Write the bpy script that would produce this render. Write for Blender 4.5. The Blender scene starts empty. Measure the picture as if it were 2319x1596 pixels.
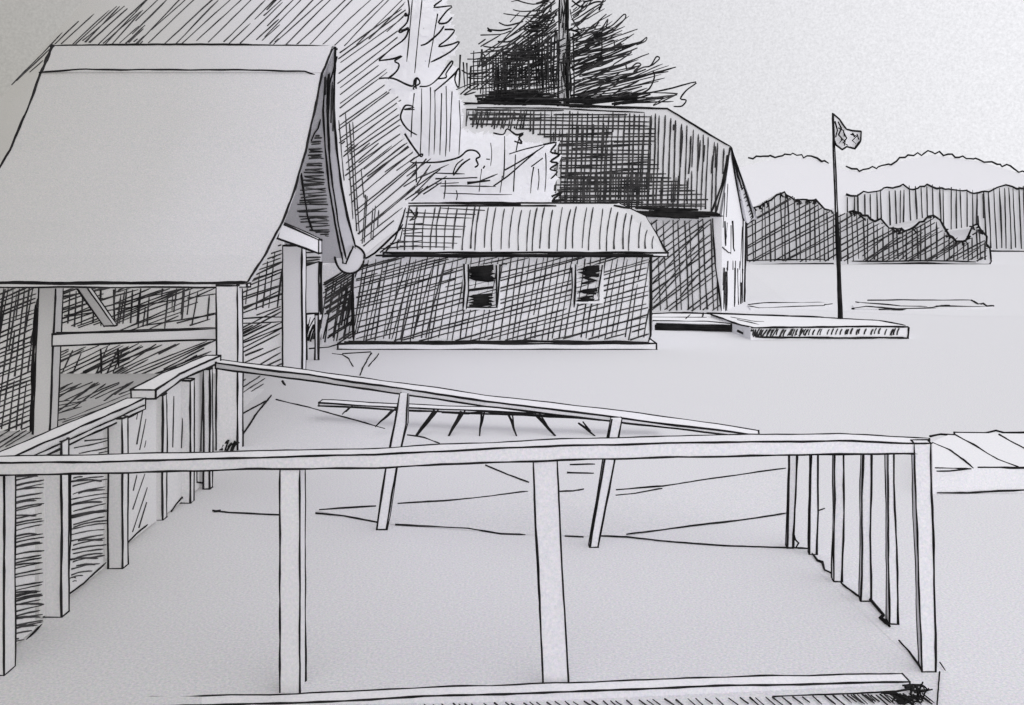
import bpy, math, random
from mathutils import Vector as V
random.seed(11)
R = random.random
def U(a, b): return a + (b - a) * R()

# ------------------------------------------------------------------ layout constants (metres, camera at the origin, looking along +Y)
F, CX, HY, H = 2228.0, 1159.5, 540.0, 2.4      # focal length, principal column, horizon row (drawing units), eye height
EYE = V((0, 0, H))
def W(px, py, d): return V(((px - CX) / F * d, d, H - (py - HY) / F * d))
def G(px, py, z=0.0): return W(px, py, F * (H - z) / (py - HY))
def gd(py): return F * H / (py - HY)
def pxof(p): return (CX + F * p.x / p.y, HY - (p.z - H) * F / p.y)
def plane3(a, b, c): return (a, (b - a).cross(c - a).normalized())
def onplane(pl):
    p0, n = pl
    def f(px, py):
        r = V(((px - CX) / F, 1.0, -(py - HY) / F))
        return EYE + r * (n.dot(p0 - EYE) / n.dot(r))
    return f
def at_depth(d): return lambda px, py: W(px, py, d)
def z_plane(z): return lambda px, py: G(px, py, z)

# ------------------------------------------------------------------ materials
def nodes(m):
    m.use_nodes = True
    nt = m.node_tree; nt.nodes.clear()
    return nt, nt.nodes, nt.links
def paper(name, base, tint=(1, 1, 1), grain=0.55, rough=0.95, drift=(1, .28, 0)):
    m = bpy.data.materials.new(name); nt, N, L = nodes(m)
    out = N.new('ShaderNodeOutputMaterial'); b = N.new('ShaderNodeBsdfPrincipled')
    b.inputs['Roughness'].default_value = rough
    b.inputs['Specular IOR Level'].default_value = 0.05
    geo = N.new('ShaderNodeNewGeometry')
    n1 = N.new('ShaderNodeTexNoise'); n1.inputs['Scale'].default_value = 60.0
    n1.inputs['Detail'].default_value = 8; n1.inputs['Roughness'].default_value = 0.85
    n2 = N.new('ShaderNodeTexNoise'); n2.inputs['Scale'].default_value = 0.22; n2.inputs['Detail'].default_value = 3
    L.new(geo.outputs['Position'], n1.inputs['Vector']); L.new(geo.outputs['Position'], n2.inputs['Vector'])
    # faint stains, plus uneven light painted into the colour: warm grey to clean white
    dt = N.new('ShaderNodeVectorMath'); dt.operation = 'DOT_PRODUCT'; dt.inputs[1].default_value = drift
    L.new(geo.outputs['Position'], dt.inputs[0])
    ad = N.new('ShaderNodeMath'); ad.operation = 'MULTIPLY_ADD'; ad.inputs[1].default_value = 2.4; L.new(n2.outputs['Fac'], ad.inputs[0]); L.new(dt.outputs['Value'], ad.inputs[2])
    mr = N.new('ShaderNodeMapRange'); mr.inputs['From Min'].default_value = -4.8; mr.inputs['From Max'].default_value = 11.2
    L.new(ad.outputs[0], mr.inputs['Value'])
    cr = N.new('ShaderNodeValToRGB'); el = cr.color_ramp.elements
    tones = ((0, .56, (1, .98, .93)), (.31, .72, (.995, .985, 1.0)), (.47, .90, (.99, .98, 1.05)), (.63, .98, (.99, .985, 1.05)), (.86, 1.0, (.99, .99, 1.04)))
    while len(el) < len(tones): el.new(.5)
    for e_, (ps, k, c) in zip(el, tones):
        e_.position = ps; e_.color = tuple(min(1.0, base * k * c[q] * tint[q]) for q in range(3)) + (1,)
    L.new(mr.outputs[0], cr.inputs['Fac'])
    # paper grain, slightly coloured
    mg = N.new('ShaderNodeMix'); mg.data_type = 'RGBA'; mg.inputs['Factor'].default_value = .35
    L.new(n1.outputs['Fac'], mg.inputs[6]); L.new(n1.outputs['Color'], mg.inputs[7])
    r1 = N.new('ShaderNodeMapRange'); r1.data_type = 'FLOAT_VECTOR'
    r1.inputs[7].default_value = (.25,) * 3; r1.inputs[8].default_value = (.75,) * 3
    r1.inputs[9].default_value = (1 - grain,) * 3; r1.inputs[10].default_value = (1 + grain,) * 3
    L.new(mg.outputs[2], r1.inputs[6])
    vm = N.new('ShaderNodeVectorMath'); vm.operation = 'MULTIPLY'
    L.new(cr.outputs['Color'], vm.inputs[0]); L.new(r1.outputs[1], vm.inputs[1])
    L.new(vm.outputs['Vector'], b.inputs['Base Color'])
    bp = N.new('ShaderNodeBump'); bp.inputs['Strength'].default_value = 0.06
    L.new(n1.outputs['Fac'], bp.inputs['Height']); L.new(bp.outputs['Normal'], b.inputs['Normal'])
    L.new(b.outputs[0], out.inputs[0])
    return m
def ink(name, v0, v1):
    m = bpy.data.materials.new(name); nt, N, L = nodes(m)
    out = N.new('ShaderNodeOutputMaterial'); b = N.new('ShaderNodeBsdfPrincipled')
    b.inputs['Roughness'].default_value = 0.9; b.inputs['Specular IOR Level'].default_value = 0.03
    geo = N.new('ShaderNodeNewGeometry')
    n = N.new('ShaderNodeTexNoise'); n.inputs['Scale'].default_value = 3.0; n.inputs['Detail'].default_value = 8
    L.new(geo.outputs['Position'], n.inputs['Vector'])
    cr = N.new('ShaderNodeValToRGB')
    cr.color_ramp.elements[0].position = 0.35; cr.color_ramp.elements[1].position = 0.7
    cr.color_ramp.elements[0].color = (v0, v0, v0 * 1.08, 1); cr.color_ramp.elements[1].color = (v1, v1 * 0.97, v1, 1)
    L.new(n.outputs['Fac'], cr.inputs['Fac']); L.new(cr.outputs['Color'], b.inputs['Base Color'])
    L.new(b.outputs[0], out.inputs[0])
    return m
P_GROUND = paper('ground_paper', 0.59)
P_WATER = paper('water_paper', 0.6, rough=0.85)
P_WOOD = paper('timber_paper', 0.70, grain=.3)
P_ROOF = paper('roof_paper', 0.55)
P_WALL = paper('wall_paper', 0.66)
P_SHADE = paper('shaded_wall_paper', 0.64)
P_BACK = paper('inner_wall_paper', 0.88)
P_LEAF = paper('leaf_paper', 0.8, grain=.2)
def leafy(m):
    nt = m.node_tree; N, L = nt.nodes, nt.links
    b = next(n for n in N if n.type == 'BSDF_PRINCIPLED'); out = next(n for n in N if n.type == 'OUTPUT_MATERIAL')
    tr = N.new('ShaderNodeBsdfTranslucent'); mx = N.new('ShaderNodeMixShader'); mx.inputs[0].default_value = .15
    L.new(b.inputs['Base Color'].links[0].from_socket, tr.inputs['Color'])
    L.new(b.outputs[0], mx.inputs[1]); L.new(tr.outputs[0], mx.inputs[2]); L.new(mx.outputs[0], out.inputs[0])
leafy(P_LEAF)
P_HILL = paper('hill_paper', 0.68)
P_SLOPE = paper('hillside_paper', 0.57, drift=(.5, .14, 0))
INK = ink('black_ink', 0.008, 0.022)
INK_THIN = ink('thin_grey_ink', 0.018, 0.06)
INK_WASH = ink('ink_wash', 0.014, 0.04)

# ------------------------------------------------------------------ scene helpers
COL = bpy.context.scene.collection
ORG = {}
def tag(o, label=None, cat=None, group=None, kind=None):
    if label: o['label'] = label
    if cat: o['category'] = cat
    if group: o['group'] = group
    if kind: o['kind'] = kind
    return o
def thing(name, label, cat, loc, group=None):
    o = bpy.data.objects.new(name, None); COL.objects.link(o)
    o.location = loc; o.empty_display_size = 0.3; ORG[o.name] = V(loc)
    return tag(o, label, cat, group)

def wob(seed=None):
    a = [(U(.5, 1.6), U(0, 6.3), U(.4, 1)) for _ in range(2)] + [(U(3, 6), U(0, 6.3), .35)]
    return lambda t: sum(k * math.sin(f * t + ph) for f, ph, k in a) / 1.6

class MB:
    def __init__(s): s.v = []; s.f = []; s.m = []
    def poly(s, pts, m=0):
        i = len(s.v); s.v += [V(p) for p in pts]; s.f.append(list(range(i, i + len(pts)))); s.m.append(m)
    def tube(s, pts, rad, m=1, k=5):
        n = len(pts)
        if n < 2: return
        base = len(s.v)
        for i, p in enumerate(pts):
            t = (pts[min(i + 1, n - 1)] - pts[max(i - 1, 0)])
            t = t.normalized() if t.length > 1e-9 else V((1, 0, 0))
            a = V((0, 0, 1)) if abs(t.z) < .9 else V((0, 1, 0))
            u = t.cross(a).normalized(); w = t.cross(u)
            for j in range(k):
                an = 2 * math.pi * j / k
                s.v.append(p + (u * math.cos(an) + w * math.sin(an)) * rad[i])
        for i in range(n - 1):
            for j in range(k):
                a = base + i * k + j; b = base + i * k + (j + 1) % k
                s.f.append([a, b, b + k, a + k]); s.m.append(m)
        s.f.append([base + j for j in range(k)][::-1]); s.m.append(m)
        s.f.append([base + (n - 1) * k + j for j in range(k)]); s.m.append(m)
    # pen line along a world-space path; wpx = line weight in drawing units
    def pen(s, pts, wpx=5.0, wb=1.0, m=1, over=0.0, toward=0.0, step=13, taper=True):
        pts = [V(p) for p in pts]
        if over:
            e0 = (pts[0] - pts[1]).normalized(); e1 = (pts[-1] - pts[-2]).normalized()
            pts[0] = pts[0] + e0 * (over * pts[0].y / F * U(.2, 1)); pts[-1] = pts[-1] + e1 * (over * pts[-1].y / F * U(.2, 1))
        out = []; rad = []
        w1, w2, w3 = wob(), wob(), wob(); acc = U(0, 50)
        segs = []
        for a, b in zip(pts, pts[1:]):
            L = (b - a).length; ds = max(0.5 * (a.y + b.y), .5)
            n = max(1, int(L / ds * F / step)); n = min(n, 160)
            for i in range(n): segs.append((a.lerp(b, i / n), L / n / ds * F))
        segs.append((pts[-1], 0))
        N = len(segs)
        for i, (p, l) in enumerate(segs):
            k = max(p.y, .5) / F
            q = p + V((w1(acc / 40) * wb * k, 0, w2(acc / 40) * wb * k))
            if toward: q = q + (EYE - q).normalized() * (toward * k)
            out.append(q)
            r = wpx * .46 * k * (1 + .26 * w3(acc / 23))
            if taper and N > 3:
                if i == 0: r *= U(.7, 1.3)
                if i == N - 1: r *= U(.35, .8)
            rad.append(r); acc += l
        s.tube(out, rad, m)
    # pen path given in drawing units, mapped on a surface
    def draw(s, pts, f, wpx=4.5, wb=.9, m=1, toward=1.0, over=0, step=13):
        dense = []
        for (a, b), (c, d) in zip(pts, pts[1:]):
            n = max(1, int(math.hypot(c - a, d - b) / 25))
            dense += [(a + (c - a) * i / n, b + (d - b) * i / n) for i in range(n)]
        dense.append(pts[-1])
        s.pen([f(*p) for p in dense], wpx, wb, m, over, toward, step)
    def hatch(s, poly, f, ang, sp, wpx=3.8, jit=.25, end=8, brk=.0, curve=0, m=2, toward=1.0, wb=.8, skip=0.0, dang=0):
        a = math.radians(ang); dx, dy = math.cos(a), -math.sin(a); nx, ny = -dy, dx
        ks = [p[0] * nx + p[1] * ny for p in poly]
        k = min(ks) + sp * U(.2, .8)
        while k < max(ks):
            kk = k + U(-jit, jit) * sp
            a2 = a + math.radians(U(-dang, dang) * .6); ex, ey = math.cos(a2), -math.sin(a2); mx, my = -ey, ex
            cen = (sum(p[0] for p in poly) / len(poly), sum(p[1] for p in poly) / len(poly))
            off = kk - (cen[0] * nx + cen[1] * ny) + cen[0] * mx + cen[1] * my if dang else kk
            ts = []
            n = len(poly)
            for i in range(n):
                p, q = poly[i], poly[(i + 1) % n]
                u = p[0] * mx + p[1] * my - off; v = q[0] * mx + q[1] * my - off
                if (u < 0) != (v < 0):
                    t = u / (u - v); x = p[0] + (q[0] - p[0]) * t; y = p[1] + (q[1] - p[1]) * t
                    ts.append(x * ex + y * ey)
            ts.sort()
            for t0, t1 in zip(ts[::2], ts[1::2]):
                t0 += U(-.3, 1) * end * .6; t1 -= U(-.3, 1) * end * .6
                if t1 - t0 < 5 or R() < skip: continue
                cuts = [(t0, t1)]
                if R() < brk:
                    c = U(t0 + .2 * (t1 - t0), t1 - .2 * (t1 - t0)); g = U(3, 14); cuts = [(t0, c - g), (c + g, t1)]
                for c0, c1 in cuts:
                    if c1 - c0 < 4: continue
                    P = []
                    bow = curve * U(.5, 1.2)
                    for i in range(7):
                        u = i / 6; t = c0 + (c1 - c0) * u; b = bow * 4 * u * (1 - u)
                        P.append((t * ex + off * mx + b * mx, t * ey + off * my + b * my))
                    s.draw(P, f, wpx * U(.66, .98), wb, m, toward)
            k += sp * (1 + U(-jit, jit) * .5)
    # hand-hewn timber: 4-cornered sections lofted along a line, corners slightly irregular, inked along the edges
    def timber(s, rings, wpx=5.0, irr=.9, cap=(True, True), edges=(0, 1, 2, 3), m=0, step=28):
        W4 = [(wob(), wob()) for _ in range(4)]
        secs = []; acc = U(0, 30)
        for r0, r1 in zip(rings, rings[1:]):
            r0 = [V(p) for p in r0]; r1 = [V(p) for p in r1]
            c0 = sum(r0, V()) / 4; c1 = sum(r1, V()) / 4
            L = (c1 - c0).length; ds = max(.5 * (c0.y + c1.y), .6)
            n = max(1, min(60, int(L / ds * F / step)))
            for i in range(n):
                secs.append([a.lerp(b, i / n) for a, b in zip(r0, r1)] + [acc]); acc += L / n / ds * F
        secs.append([V(p) for p in rings[-1]] + [acc])
        lines = [[], [], [], []]
        base = len(s.v)
        for sec in secs:
            for c in range(4):
                p = sec[c]; k = max(p.y, .6) / F * irr; t = sec[4] / 45
                p = p + V((W4[c][0](t) * k, 0, W4[c][1](t) * k)); lines[c].append(p); s.v.append(p)
        for i in range(len(secs) - 1):
            for c in range(4):
                a = base + i * 4 + c; b = base + i * 4 + (c + 1) % 4
                s.f.append([a, b, b + 4, a + 4]); s.m.append(m)
        s.f.append([base + c for c in range(4)][::-1]); s.m.append(m)
        e = base + (len(secs) - 1) * 4
        s.f.append([e + c for c in range(4)]); s.m.append(m)
        for c in edges: s.pen(lines[c], wpx * U(.9, 1.12), .25, over=3, step=30)
        for flag, i in zip(cap, (0, -1)):
            if flag:
                for c in range(4): s.pen([lines[c][i], lines[(c + 1) % 4][i]], wpx * .95, .3, over=2)
    def post(s, pl, pr, yb, yt, d=None, thick=.12, lean=0, wpx=5.0, cap=(True, True), yb_z=0.0):
        d = d or gd(yb)
        zb, zt = yb_z, H - (yt - HY) / F * d
        def ring(z, sh):
            x0 = (pl + sh - CX) / F * d; x1 = (pr + sh - CX) / F * d
            return [V((x0, d, z)), V((x1, d, z)), V((x1, d + thick, z)), V((x0, d + thick, z))]
        s.timber([ring(zb, 0), ring(zt, lean)], wpx, cap=cap)
    def slab(s, pts, off, m=0):
        a = [V(p) for p in pts]; b = [p + V(off) for p in a]; n = len(a)
        s.poly(a, m); s.poly(b[::-1], m)
        for i in range(n): s.poly([a[(i + 1) % n], a[i], b[i], b[(i + 1) % n]], m)
    def build(s, name, parent=None, mats=None, label=None, smooth=False):
        o0 = ORG[parent.name] if parent is not None else V((0, 0, 0))
        me = bpy.data.meshes.new(name)
        me.from_pydata([tuple(p - o0) for p in s.v], [], s.f); me.update()
        for x in (mats or [P_WOOD]): me.materials.append(x)
        if len(mats or [1]) < 2: me.materials.append(INK)
        if len(me.materials) < 3: me.materials.append(INK_THIN)
        if len(me.materials) < 4: me.materials.append(INK_WASH)
        me.polygons.foreach_set('material_index', s.m)
        if smooth: me.polygons.foreach_set('use_smooth', [True] * len(s.f))
        o = bpy.data.objects.new(name, me); COL.objects.link(o)
        if parent is not None: o.parent = parent
        ORG[o.name] = o0
        if label: o['label'] = label
        return o
THIN, WASH = 2, 3

# ================================================================== SETTING
g = MB()
xs = [-2500, -300, -60, -20, -8, 0, 8, 20, 60, 300, 2500]; ys = [-40, 0, 4, 8, 14, 22, 32, 60, 200, 700, 3000]
for i in range(len(xs) - 1):
    for j in range(len(ys) - 1):
        g.poly([(xs[i], ys[j], 0), (xs[i + 1], ys[j], 0), (xs[i + 1], ys[j + 1], 0), (xs[i], ys[j + 1], 0)])
tag(g.build('ground', mats=[P_GROUND]), kind='structure')

w = MB()
w.poly([(9.6, 33.2, .004), (14, 30.2, .004), (60, 30, .004), (400, 60, .004), (600, 400, .004), (160, 420, .004), (40, 178, .004), (22, 95, .004)])
tag(w.build('water', mats=[P_WATER]), kind='structure')

# low sandbars breaking the water surface
sb = MB()
def bar_island(pts, lines):
    P = [G(x, y, .05) for x, y in pts]; B = [V((p.x, p.y, .0)) for p in P]
    sb.poly(P)
    for i in range(len(P)): sb.poly([P[i], B[i], B[(i + 1) % len(P)], P[(i + 1) % len(P)]])
    for l, wd, mm in lines: sb.draw(l, z_plane(.055), wd, 1.0, mm, .6)
bar_island([(1692, 690), (1720, 686), (1868, 684), (1885, 689), (1868, 693), (1700, 699)],
           [([(1695, 690), (1730, 686), (1868, 684)], 3.5, 1), ([(1868, 690), (1886, 688)], 4, 1), ([(1868, 692), (1720, 697), (1696, 693)], 3.2, THIN)])
bar_island([(1930, 690), (1960, 681), (2200, 680), (2222, 690), (2250, 694), (2200, 697), (2040, 700), (1935, 698)],
           [([(1938, 683), (1960, 686), (2040, 693), (2100, 694)], 4.5, 1), ([(1965, 680), (2200, 679)], 3.5, 1),
            ([(2200, 680), (2215, 689), (2228, 686), (2235, 694), (2250, 693)], 5, 1), ([(2120, 694), (2230, 694)], 4, 1),
            ([(1930, 698), (1960, 694), (2030, 700), (2110, 697), (2135, 692), (2150, 691)], 5, 1), ([(1990, 700), (2120, 698)], 4, 1)])
tag(sb.build('sandbar', mats=[P_GROUND]), kind='structure')

# distant hills beyond the lake
def ridge_line(pts, amp, n_sub=3):
    out = []
    for (a, b), (c, d) in zip(pts, pts[1:]):
        n = max(1, int(abs(c - a) / 8))
        for i in range(n):
            out.append((a + (c - a) * i / n + U(-3, 3), b + (d - b) * i / n + (U(-amp, amp) if R() < .7 else 0)))
    out.append(pts[-1]); return out
hl = MB()
A = [(1400, 470), (1560, 410), (1682, 372), (1695, 357), (1780, 350), (1830, 352), (1860, 362), (1888, 374), (1915, 376), (1930, 382), (1965, 384), (2000, 372),
     (2030, 368), (2050, 355), (2110, 345), (2170, 352), (2220, 360), (2290, 380), (2330, 392), (2480, 420), (2700, 470)]
ra = ridge_line(A, 5.5); D0 = 700
As = [(1400, 475), (1560, 420), (1690, 374), (1780, 354), (1840, 358), (1900, 382), (1965, 390), (2050, 362), (2110, 350), (2220, 366), (2330, 398), (2480, 424), (2700, 474)]
for p, q in zip(As, As[1:]):
    a, b = W(*p, D0), W(*q, D0)
    hl.poly([V((a.x, D0, -1)), V((b.x, D0, -1)), b, a])
    hl.poly([a, b, V((b.x * 1.02, D0 * 1.4, -1)), V((a.x * 1.02, D0 * 1.4, -1))])
hl.pen([W(*p, D0) for p in ra if 1683 < p[0] < 1882], 4.6, .8, toward=1.5, step=9)
hl.pen([W(*p, D0) for p in ra if p[0] > 1912], 4.6, .8, toward=1.5, step=9)
tag(hl.build('hills', mats=[P_HILL]), kind='structure')

# wooded hillside behind the big barn (slopes up and away, hatched)
wh = MB()
hp = plane3(V((0, 46, 0)), V((5, 46, 0)), V((0, 64, 22)))
fh = onplane(hp)
outl = [(-90, 330), (20, 200), (95, 110), (200, -10), (300, -70), (955, -70), (955, 60), (972, 150), (1000, 230), (1012, 300), (1100, 560), (1100, 640), (-90, 640)]
wh.poly([fh(x, y) for x, y in outl])
bk = [fh(x, y) for x, y in outl]
wh.poly([p + V((0, 14, -1)) for p in bk][::-1])
for i in range(len(bk)):
    a, b = bk[i], bk[(i + 1) % len(bk)]; wh.poly([b, a, a + V((0, 14, -1)), b + V((0, 14, -1))])
wh.hatch([(22, 195), (110, 95), (190, 40), (330, -8), (330, 104), (120, 104), (92, 150)], fh, 45, 13, 4.0, end=20, jit=.5, dang=5)
wh.hatch([(140, 96), (250, 12), (330, 20), (310, 96)], fh, 41, 20, 4.4, end=25, jit=.6, dang=6)
wh.hatch([(300, 104), (300, -10), (640, -10), (640, 98)], fh, 44, 17, 4.2, end=24, jit=.4, brk=.1, dang=4)
wh.hatch([(600, 100), (600, -12), (930, -12), (925, 60), (770, 112)], fh, 44, 17, 4.0, end=22, jit=.4, dang=4)
wh.hatch([(765, 110), (925, 10), (930, 60), (890, 100), (860, 140), (880, 165), (930, 215), (905, 240), (935, 330), (1000, 370), (830, 400), (768, 320)], fh, 36, 13, 4.0, end=12, jit=.3, dang=3)
wh.hatch([(770, 320), (1000, 330), (1010, 400), (920, 460), (880, 520), (820, 560), (795, 470)], fh, 39, 13, 4.4, end=14, jit=.35, dang=3)
wh.hatch([(764, 230), (800, 270), (830, 450), (812, 560), (790, 450), (768, 380)], fh, 94, 9, 4.2, end=40, jit=.4, dang=3)
wh.hatch([(812, 420), (860, 480), (850, 545), (820, 555)], fh, 86, 10, 3.6, end=18, jit=.4)
tag(wh.build('hill', mats=[P_SLOPE]), kind='structure')

# far shore woods
def shore_wood(name, prof, d, ybase, back):
    m = MB()
    rl = ridge_line(prof, 4)
    for p, q in zip(prof, prof[1:]):
        a, b = W(*p, d), W(*q, d)
        a0, b0, a3, b3 = V((a.x, d, 0)), V((b.x, d, 0)), V((a.x, d + back, 0)), V((b.x, d + back, 0))
        a2, b2 = V((a.x, d + back, a.z * .8)), V((b.x, d + back, b.z * .8))
        m.poly([a0, b0, b, a]); m.poly([a, b, b2, a2]); m.poly([b3, a3, a2, b2])
        if p is prof[0]: m.poly([a0, a, a2, a3])
        if q is prof[-1]: m.poly([b0, b3, b2, b])
    return m, rl
d2 = gd(570)
prof2 = [(1780, 470), (1880, 452), (1917, 440), (1940, 446), (1955, 437), (1985, 432), (2045, 420), (2060, 428), (2100, 418), (2115, 424), (2180, 432), (2205, 436), (2245, 430), (2275, 418), (2300, 424), (2330, 424), (2450, 430), (2620, 450)]
m2, rl2 = shore_wood('far', prof2, d2, 570, 30)
f2 = at_depth(d2 - .4)
m2.draw([p for p in rl2 if 1915 < p[0] < 2480], at_depth(d2 - .3), 4.6, .8)
m2.hatch([(1918, 445), (1990, 430), (2100, 416), (2160, 424), (2230, 436), (2225, 560), (2130, 545), (1918, 500)], f2, 91, 12.5, 4.4, end=12, jit=.3, dang=2)
m2.hatch([(2215, 436), (2280, 418), (2500, 428), (2500, 560), (2215, 565)], f2, 92, 12.5, 4.4, end=10, jit=.3, dang=2)
m2.draw([(2240, 568), (2330, 570), (2500, 570)], at_depth(d2 - .5), 4.2)
tag(m2.build('woodland', mats=[P_HILL]), 'pale vertically hatched wood on the far shore, at the right edge below the hills', 'woodland', kind='stuff')
d1 = gd(598)
prof1 = [(1600, 520), (1690, 500), (1702, 472), (1745, 452), (1766, 434), (1782, 440), (1800, 450), (1850, 455), (1865, 474), (1882, 478), (1896, 468), (1905, 485), (1930, 478), (1962, 486), (1980, 500), (1995, 494),
         (2010, 512), (2050, 520), (2075, 512), (2085, 504), (2094, 500), (2104, 490), (2118, 488), (2130, 498), (2138, 516), (2152, 532), (2168, 542), (2184, 544), (2194, 532), (2203, 516), (2214, 510), (2222, 522), (2232, 536), (2236, 552), (2244, 562), (2241, 576), (2244, 592)]
m1, rl1 = shore_wood('near', prof1, d1, 598, 12)
f1 = at_depth(d1 - .3)
m1.draw([p for p in rl1 if 1700 < p[0] < 1884], at_depth(d1 - .2), 4.8, 1.2, step=6)
m1.draw([p for p in rl1 if p[0] > 1915], at_depth(d1 - .2), 5.4, 1.6, step=6)
for _ in range(60):
    p = random.choice([q for q in rl1[3:-2]]); x, y = p
    m1.draw([(x + U(-8, 6), y + U(0, 9)), (x + U(-3, 3), y + U(-2, 4)), (x + U(0, 9), y + U(2, 12)), (x + U(-6, 6), y + U(4, 14))], f1, 4.6, 1)
reg1 = [(1690, 506), (1702, 474), (1765, 436), (1850, 457), (1880, 478), (1940, 484), (2010, 514), (2060, 520), (2110, 490), (2155, 544), (2190, 550), (2215, 512), (2234, 550), (2238, 590), (1690, 592)]
m1.hatch(reg1, f1, 91, 11, 4.4, end=8, jit=.3, dang=2)
m1.hatch(reg1, f1, 29, 12, 4.0, end=8, jit=.3, dang=3)
m1.hatch([(1950, 540), (2130, 524), (2230, 562), (2232, 590), (1950, 592)], f1, 36, 14, 3.8, end=14, jit=.4, dang=4)
m1.draw([(1692, 590), (1780, 588), (1870, 586)], f1, 3.6); m1.draw([(1688, 600), (1800, 598), (1888, 597)], f1, 5)
m1.draw([(1920, 600), (2080, 596), (2150, 598), (2240, 599), (2246, 590)], f1, 5); m1.draw([(1930, 592), (2060, 590), (2160, 591), (2210, 593)], f1, 3.8)
m1.draw([(1920, 600), (1918, 560)], f1, 3.6)
tag(m1.build('woodland', mats=[P_HILL]), 'dark cross hatched belt of trees along the lake shore behind the flagpole', 'woodland', kind='stuff')

# trodden path edges on the ground, as pen lines round a very thin sheet
pa = MB()
for z, pts in ((.004, [(715, 1156), (900, 1140), (1195, 1113), (1395, 1110), (1780, 1060), (1780, 1164), (1500, 1200), (1410, 1214), (1320, 1214), (1190, 1210), (895, 1188)]),
               (.004, [(530, 1020), (610, 895), (870, 970), (990, 1000), (900, 1030)])):
    pa.poly([G(x, y, z) for x, y in pts][::-1])
fg = z_plane(.007)
for l, wd in (([(482, 1156), (520, 1160), (640, 1166)], 5), ([(484, 1158), (500, 1157)], 8), ([(715, 1162), (780, 1168), (866, 1184)], 5), ([(895, 1188), (1060, 1196), (1135, 1208), (1190, 1210)], 5),
              ([(1278, 1213), (1322, 1215)], 5.5), ([(1362, 1213), (1420, 1216), (1500, 1225), (1640, 1235), (1830, 1241)], 4.6), ([(722, 1154), (790, 1150), (852, 1146)], 5),
              ([(900, 1140), (1010, 1134), (1100, 1124), (1195, 1112)], 5), ([(1268, 1113), (1298, 1112), (1322, 1107)], 5), ([(1395, 1109), (1500, 1101), (1600, 1085), (1780, 1060)], 5),
              ([(1418, 1210), (1520, 1196), (1640, 1182), (1782, 1162)], 5), ([(1100, 1053), (1150, 1074), (1198, 1092)], 4.2), ([(1284, 1070), (1345, 1071)], 5), ([(1290, 1052), (1348, 1050)], 4),
              ([(1395, 1121), (1440, 1117), (1500, 1106)], 4), ([(1838, 1160), (1868, 1150)], 4.5),
              ([(625, 905), (700, 922), (780, 945), (872, 970)], 4.6), ([(922, 985), (960, 990), (996, 1003)], 4.8), ([(614, 895), (580, 938), (524, 1022)], 5.5), ([(535, 945), (560, 930), (605, 907)], 5),
              ([(640, 862), (646, 872)], 6), ([(700, 790), (745, 786), (770, 778)], 3.6), ([(752, 800), (775, 803), (790, 812), (800, 830)], 3), ([(775, 801), (840, 797)], 4),
              ([(858, 800), (835, 830)], 3.2), ([(840, 800), (822, 832), (815, 850)], 3.8)):
    pa.draw(l, fg, wd, 1.0, toward=.4)
pa.hatch([(130, 925), (250, 905), (300, 880), (340, 890), (250, 925), (140, 960)], fg, 22, 14, 4.0, end=20, jit=.5, dang=6)
pa.hatch([(545, 860), (600, 848), (600, 880), (548, 892)], fg, 33, 12, 4.2, end=8, jit=.4)
tag(pa.build('path', mats=[P_GROUND]), kind='structure')

# ================================================================== OPEN TIMBER BARN (left)
bar = thing('timber_barn', 'large open timber barn with a huge blank swept roof at the left, beside the pen', 'barn', (-5.4, 14.5, 0))
PR = [(16.70, 5.66), (15.7, 5.04), (15.0, 4.30), (14.4, 3.69), (13.7, 3.10), (13.0, 2.63), (12.1, 2.20), (11.26, 1.90)]       # front slope: depth, height
XR = [-3.03, -3.03, -3.02, -3.02, -3.02, -3.03, -3.04, -3.03]
XL = [-7.79, -7.52, -7.42, -7.35, -7.3, -7.3, -7.3, -7.3]
BD = [16.70, 17.3, 17.9, 18.5, 19.2, 19.9, 20.6]
BL = [(752, 108), (736, 168), (732, 250), (736, 335), (746, 425), (758, 505), (776, 588)]      # inner edge of the far bargeboard
BR_ = [(760, 108), (757, 170), (756, 245), (762, 335), (773, 420), (787, 490), (806, 562)]     # its outer edge
BK = [(d, W(*p, d).z, W(*p, d).x) for p, d in zip(BL, BD)]
rf = MB()
TH = .07
for i in range(len(PR) - 1):
    (da, za), (db, zb) = PR[i], PR[i + 1]
    n = 10
    for k in range(n):
        u, v = k / n, (k + 1) / n
        def P(j, t, dz=0): return V((XR[j] + (XL[j] - XR[j]) * t, PR[j][0], PR[j][1] + dz))
        rf.poly([P(i, u), P(i, v), P(i + 1, v), P(i + 1, u)])
        rf.poly([P(i, v, -TH), P(i, u, -TH), P(i + 1, u, -TH), P(i + 1, v, -TH)])
    rf.poly([P(i, 0), P(i + 1, 0), P(i + 1, 0, -TH), P(i, 0, -TH)]); rf.poly([P(i, 1), P(i + 1, 1), P(i + 1, 1, -TH), P(i, 1, -TH)])
for i in range(len(BK) - 1):
    a, b = BK[i], BK[i + 1]
    rf.poly([(a[2], a[0], a[1]), (-7.6, a[0], a[1]), (-7.6, b[0], b[1]), (b[2], b[0], b[1])])
    rf.poly([(a[2], a[0], a[1] - TH), (b[2], b[0], b[1] - TH), (-7.6, b[0], b[1] - TH), (-7.6, a[0], a[1] - TH)])
rf.pen([V((x, d, z)) for (d, z), x in zip(PR, XR)], 6.2, 1.0, toward=1)
rf.pen([V((x, d, z)) for (d, z), x in zip(PR, XL)][:2], 10, 1.0, toward=1)
rf.pen([V((x, d, z)) for (d, z), x in zip(PR, XL)], 6.4, 1.5, toward=1)
rf.pen([V((XL[0], 16.7, 5.67)), V((-6, 16.7, 5.70)), V((-4.5, 16.7, 5.69)), V((-3.03, 16.7, 5.66))], 5.2, 1.5, toward=1)
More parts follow.
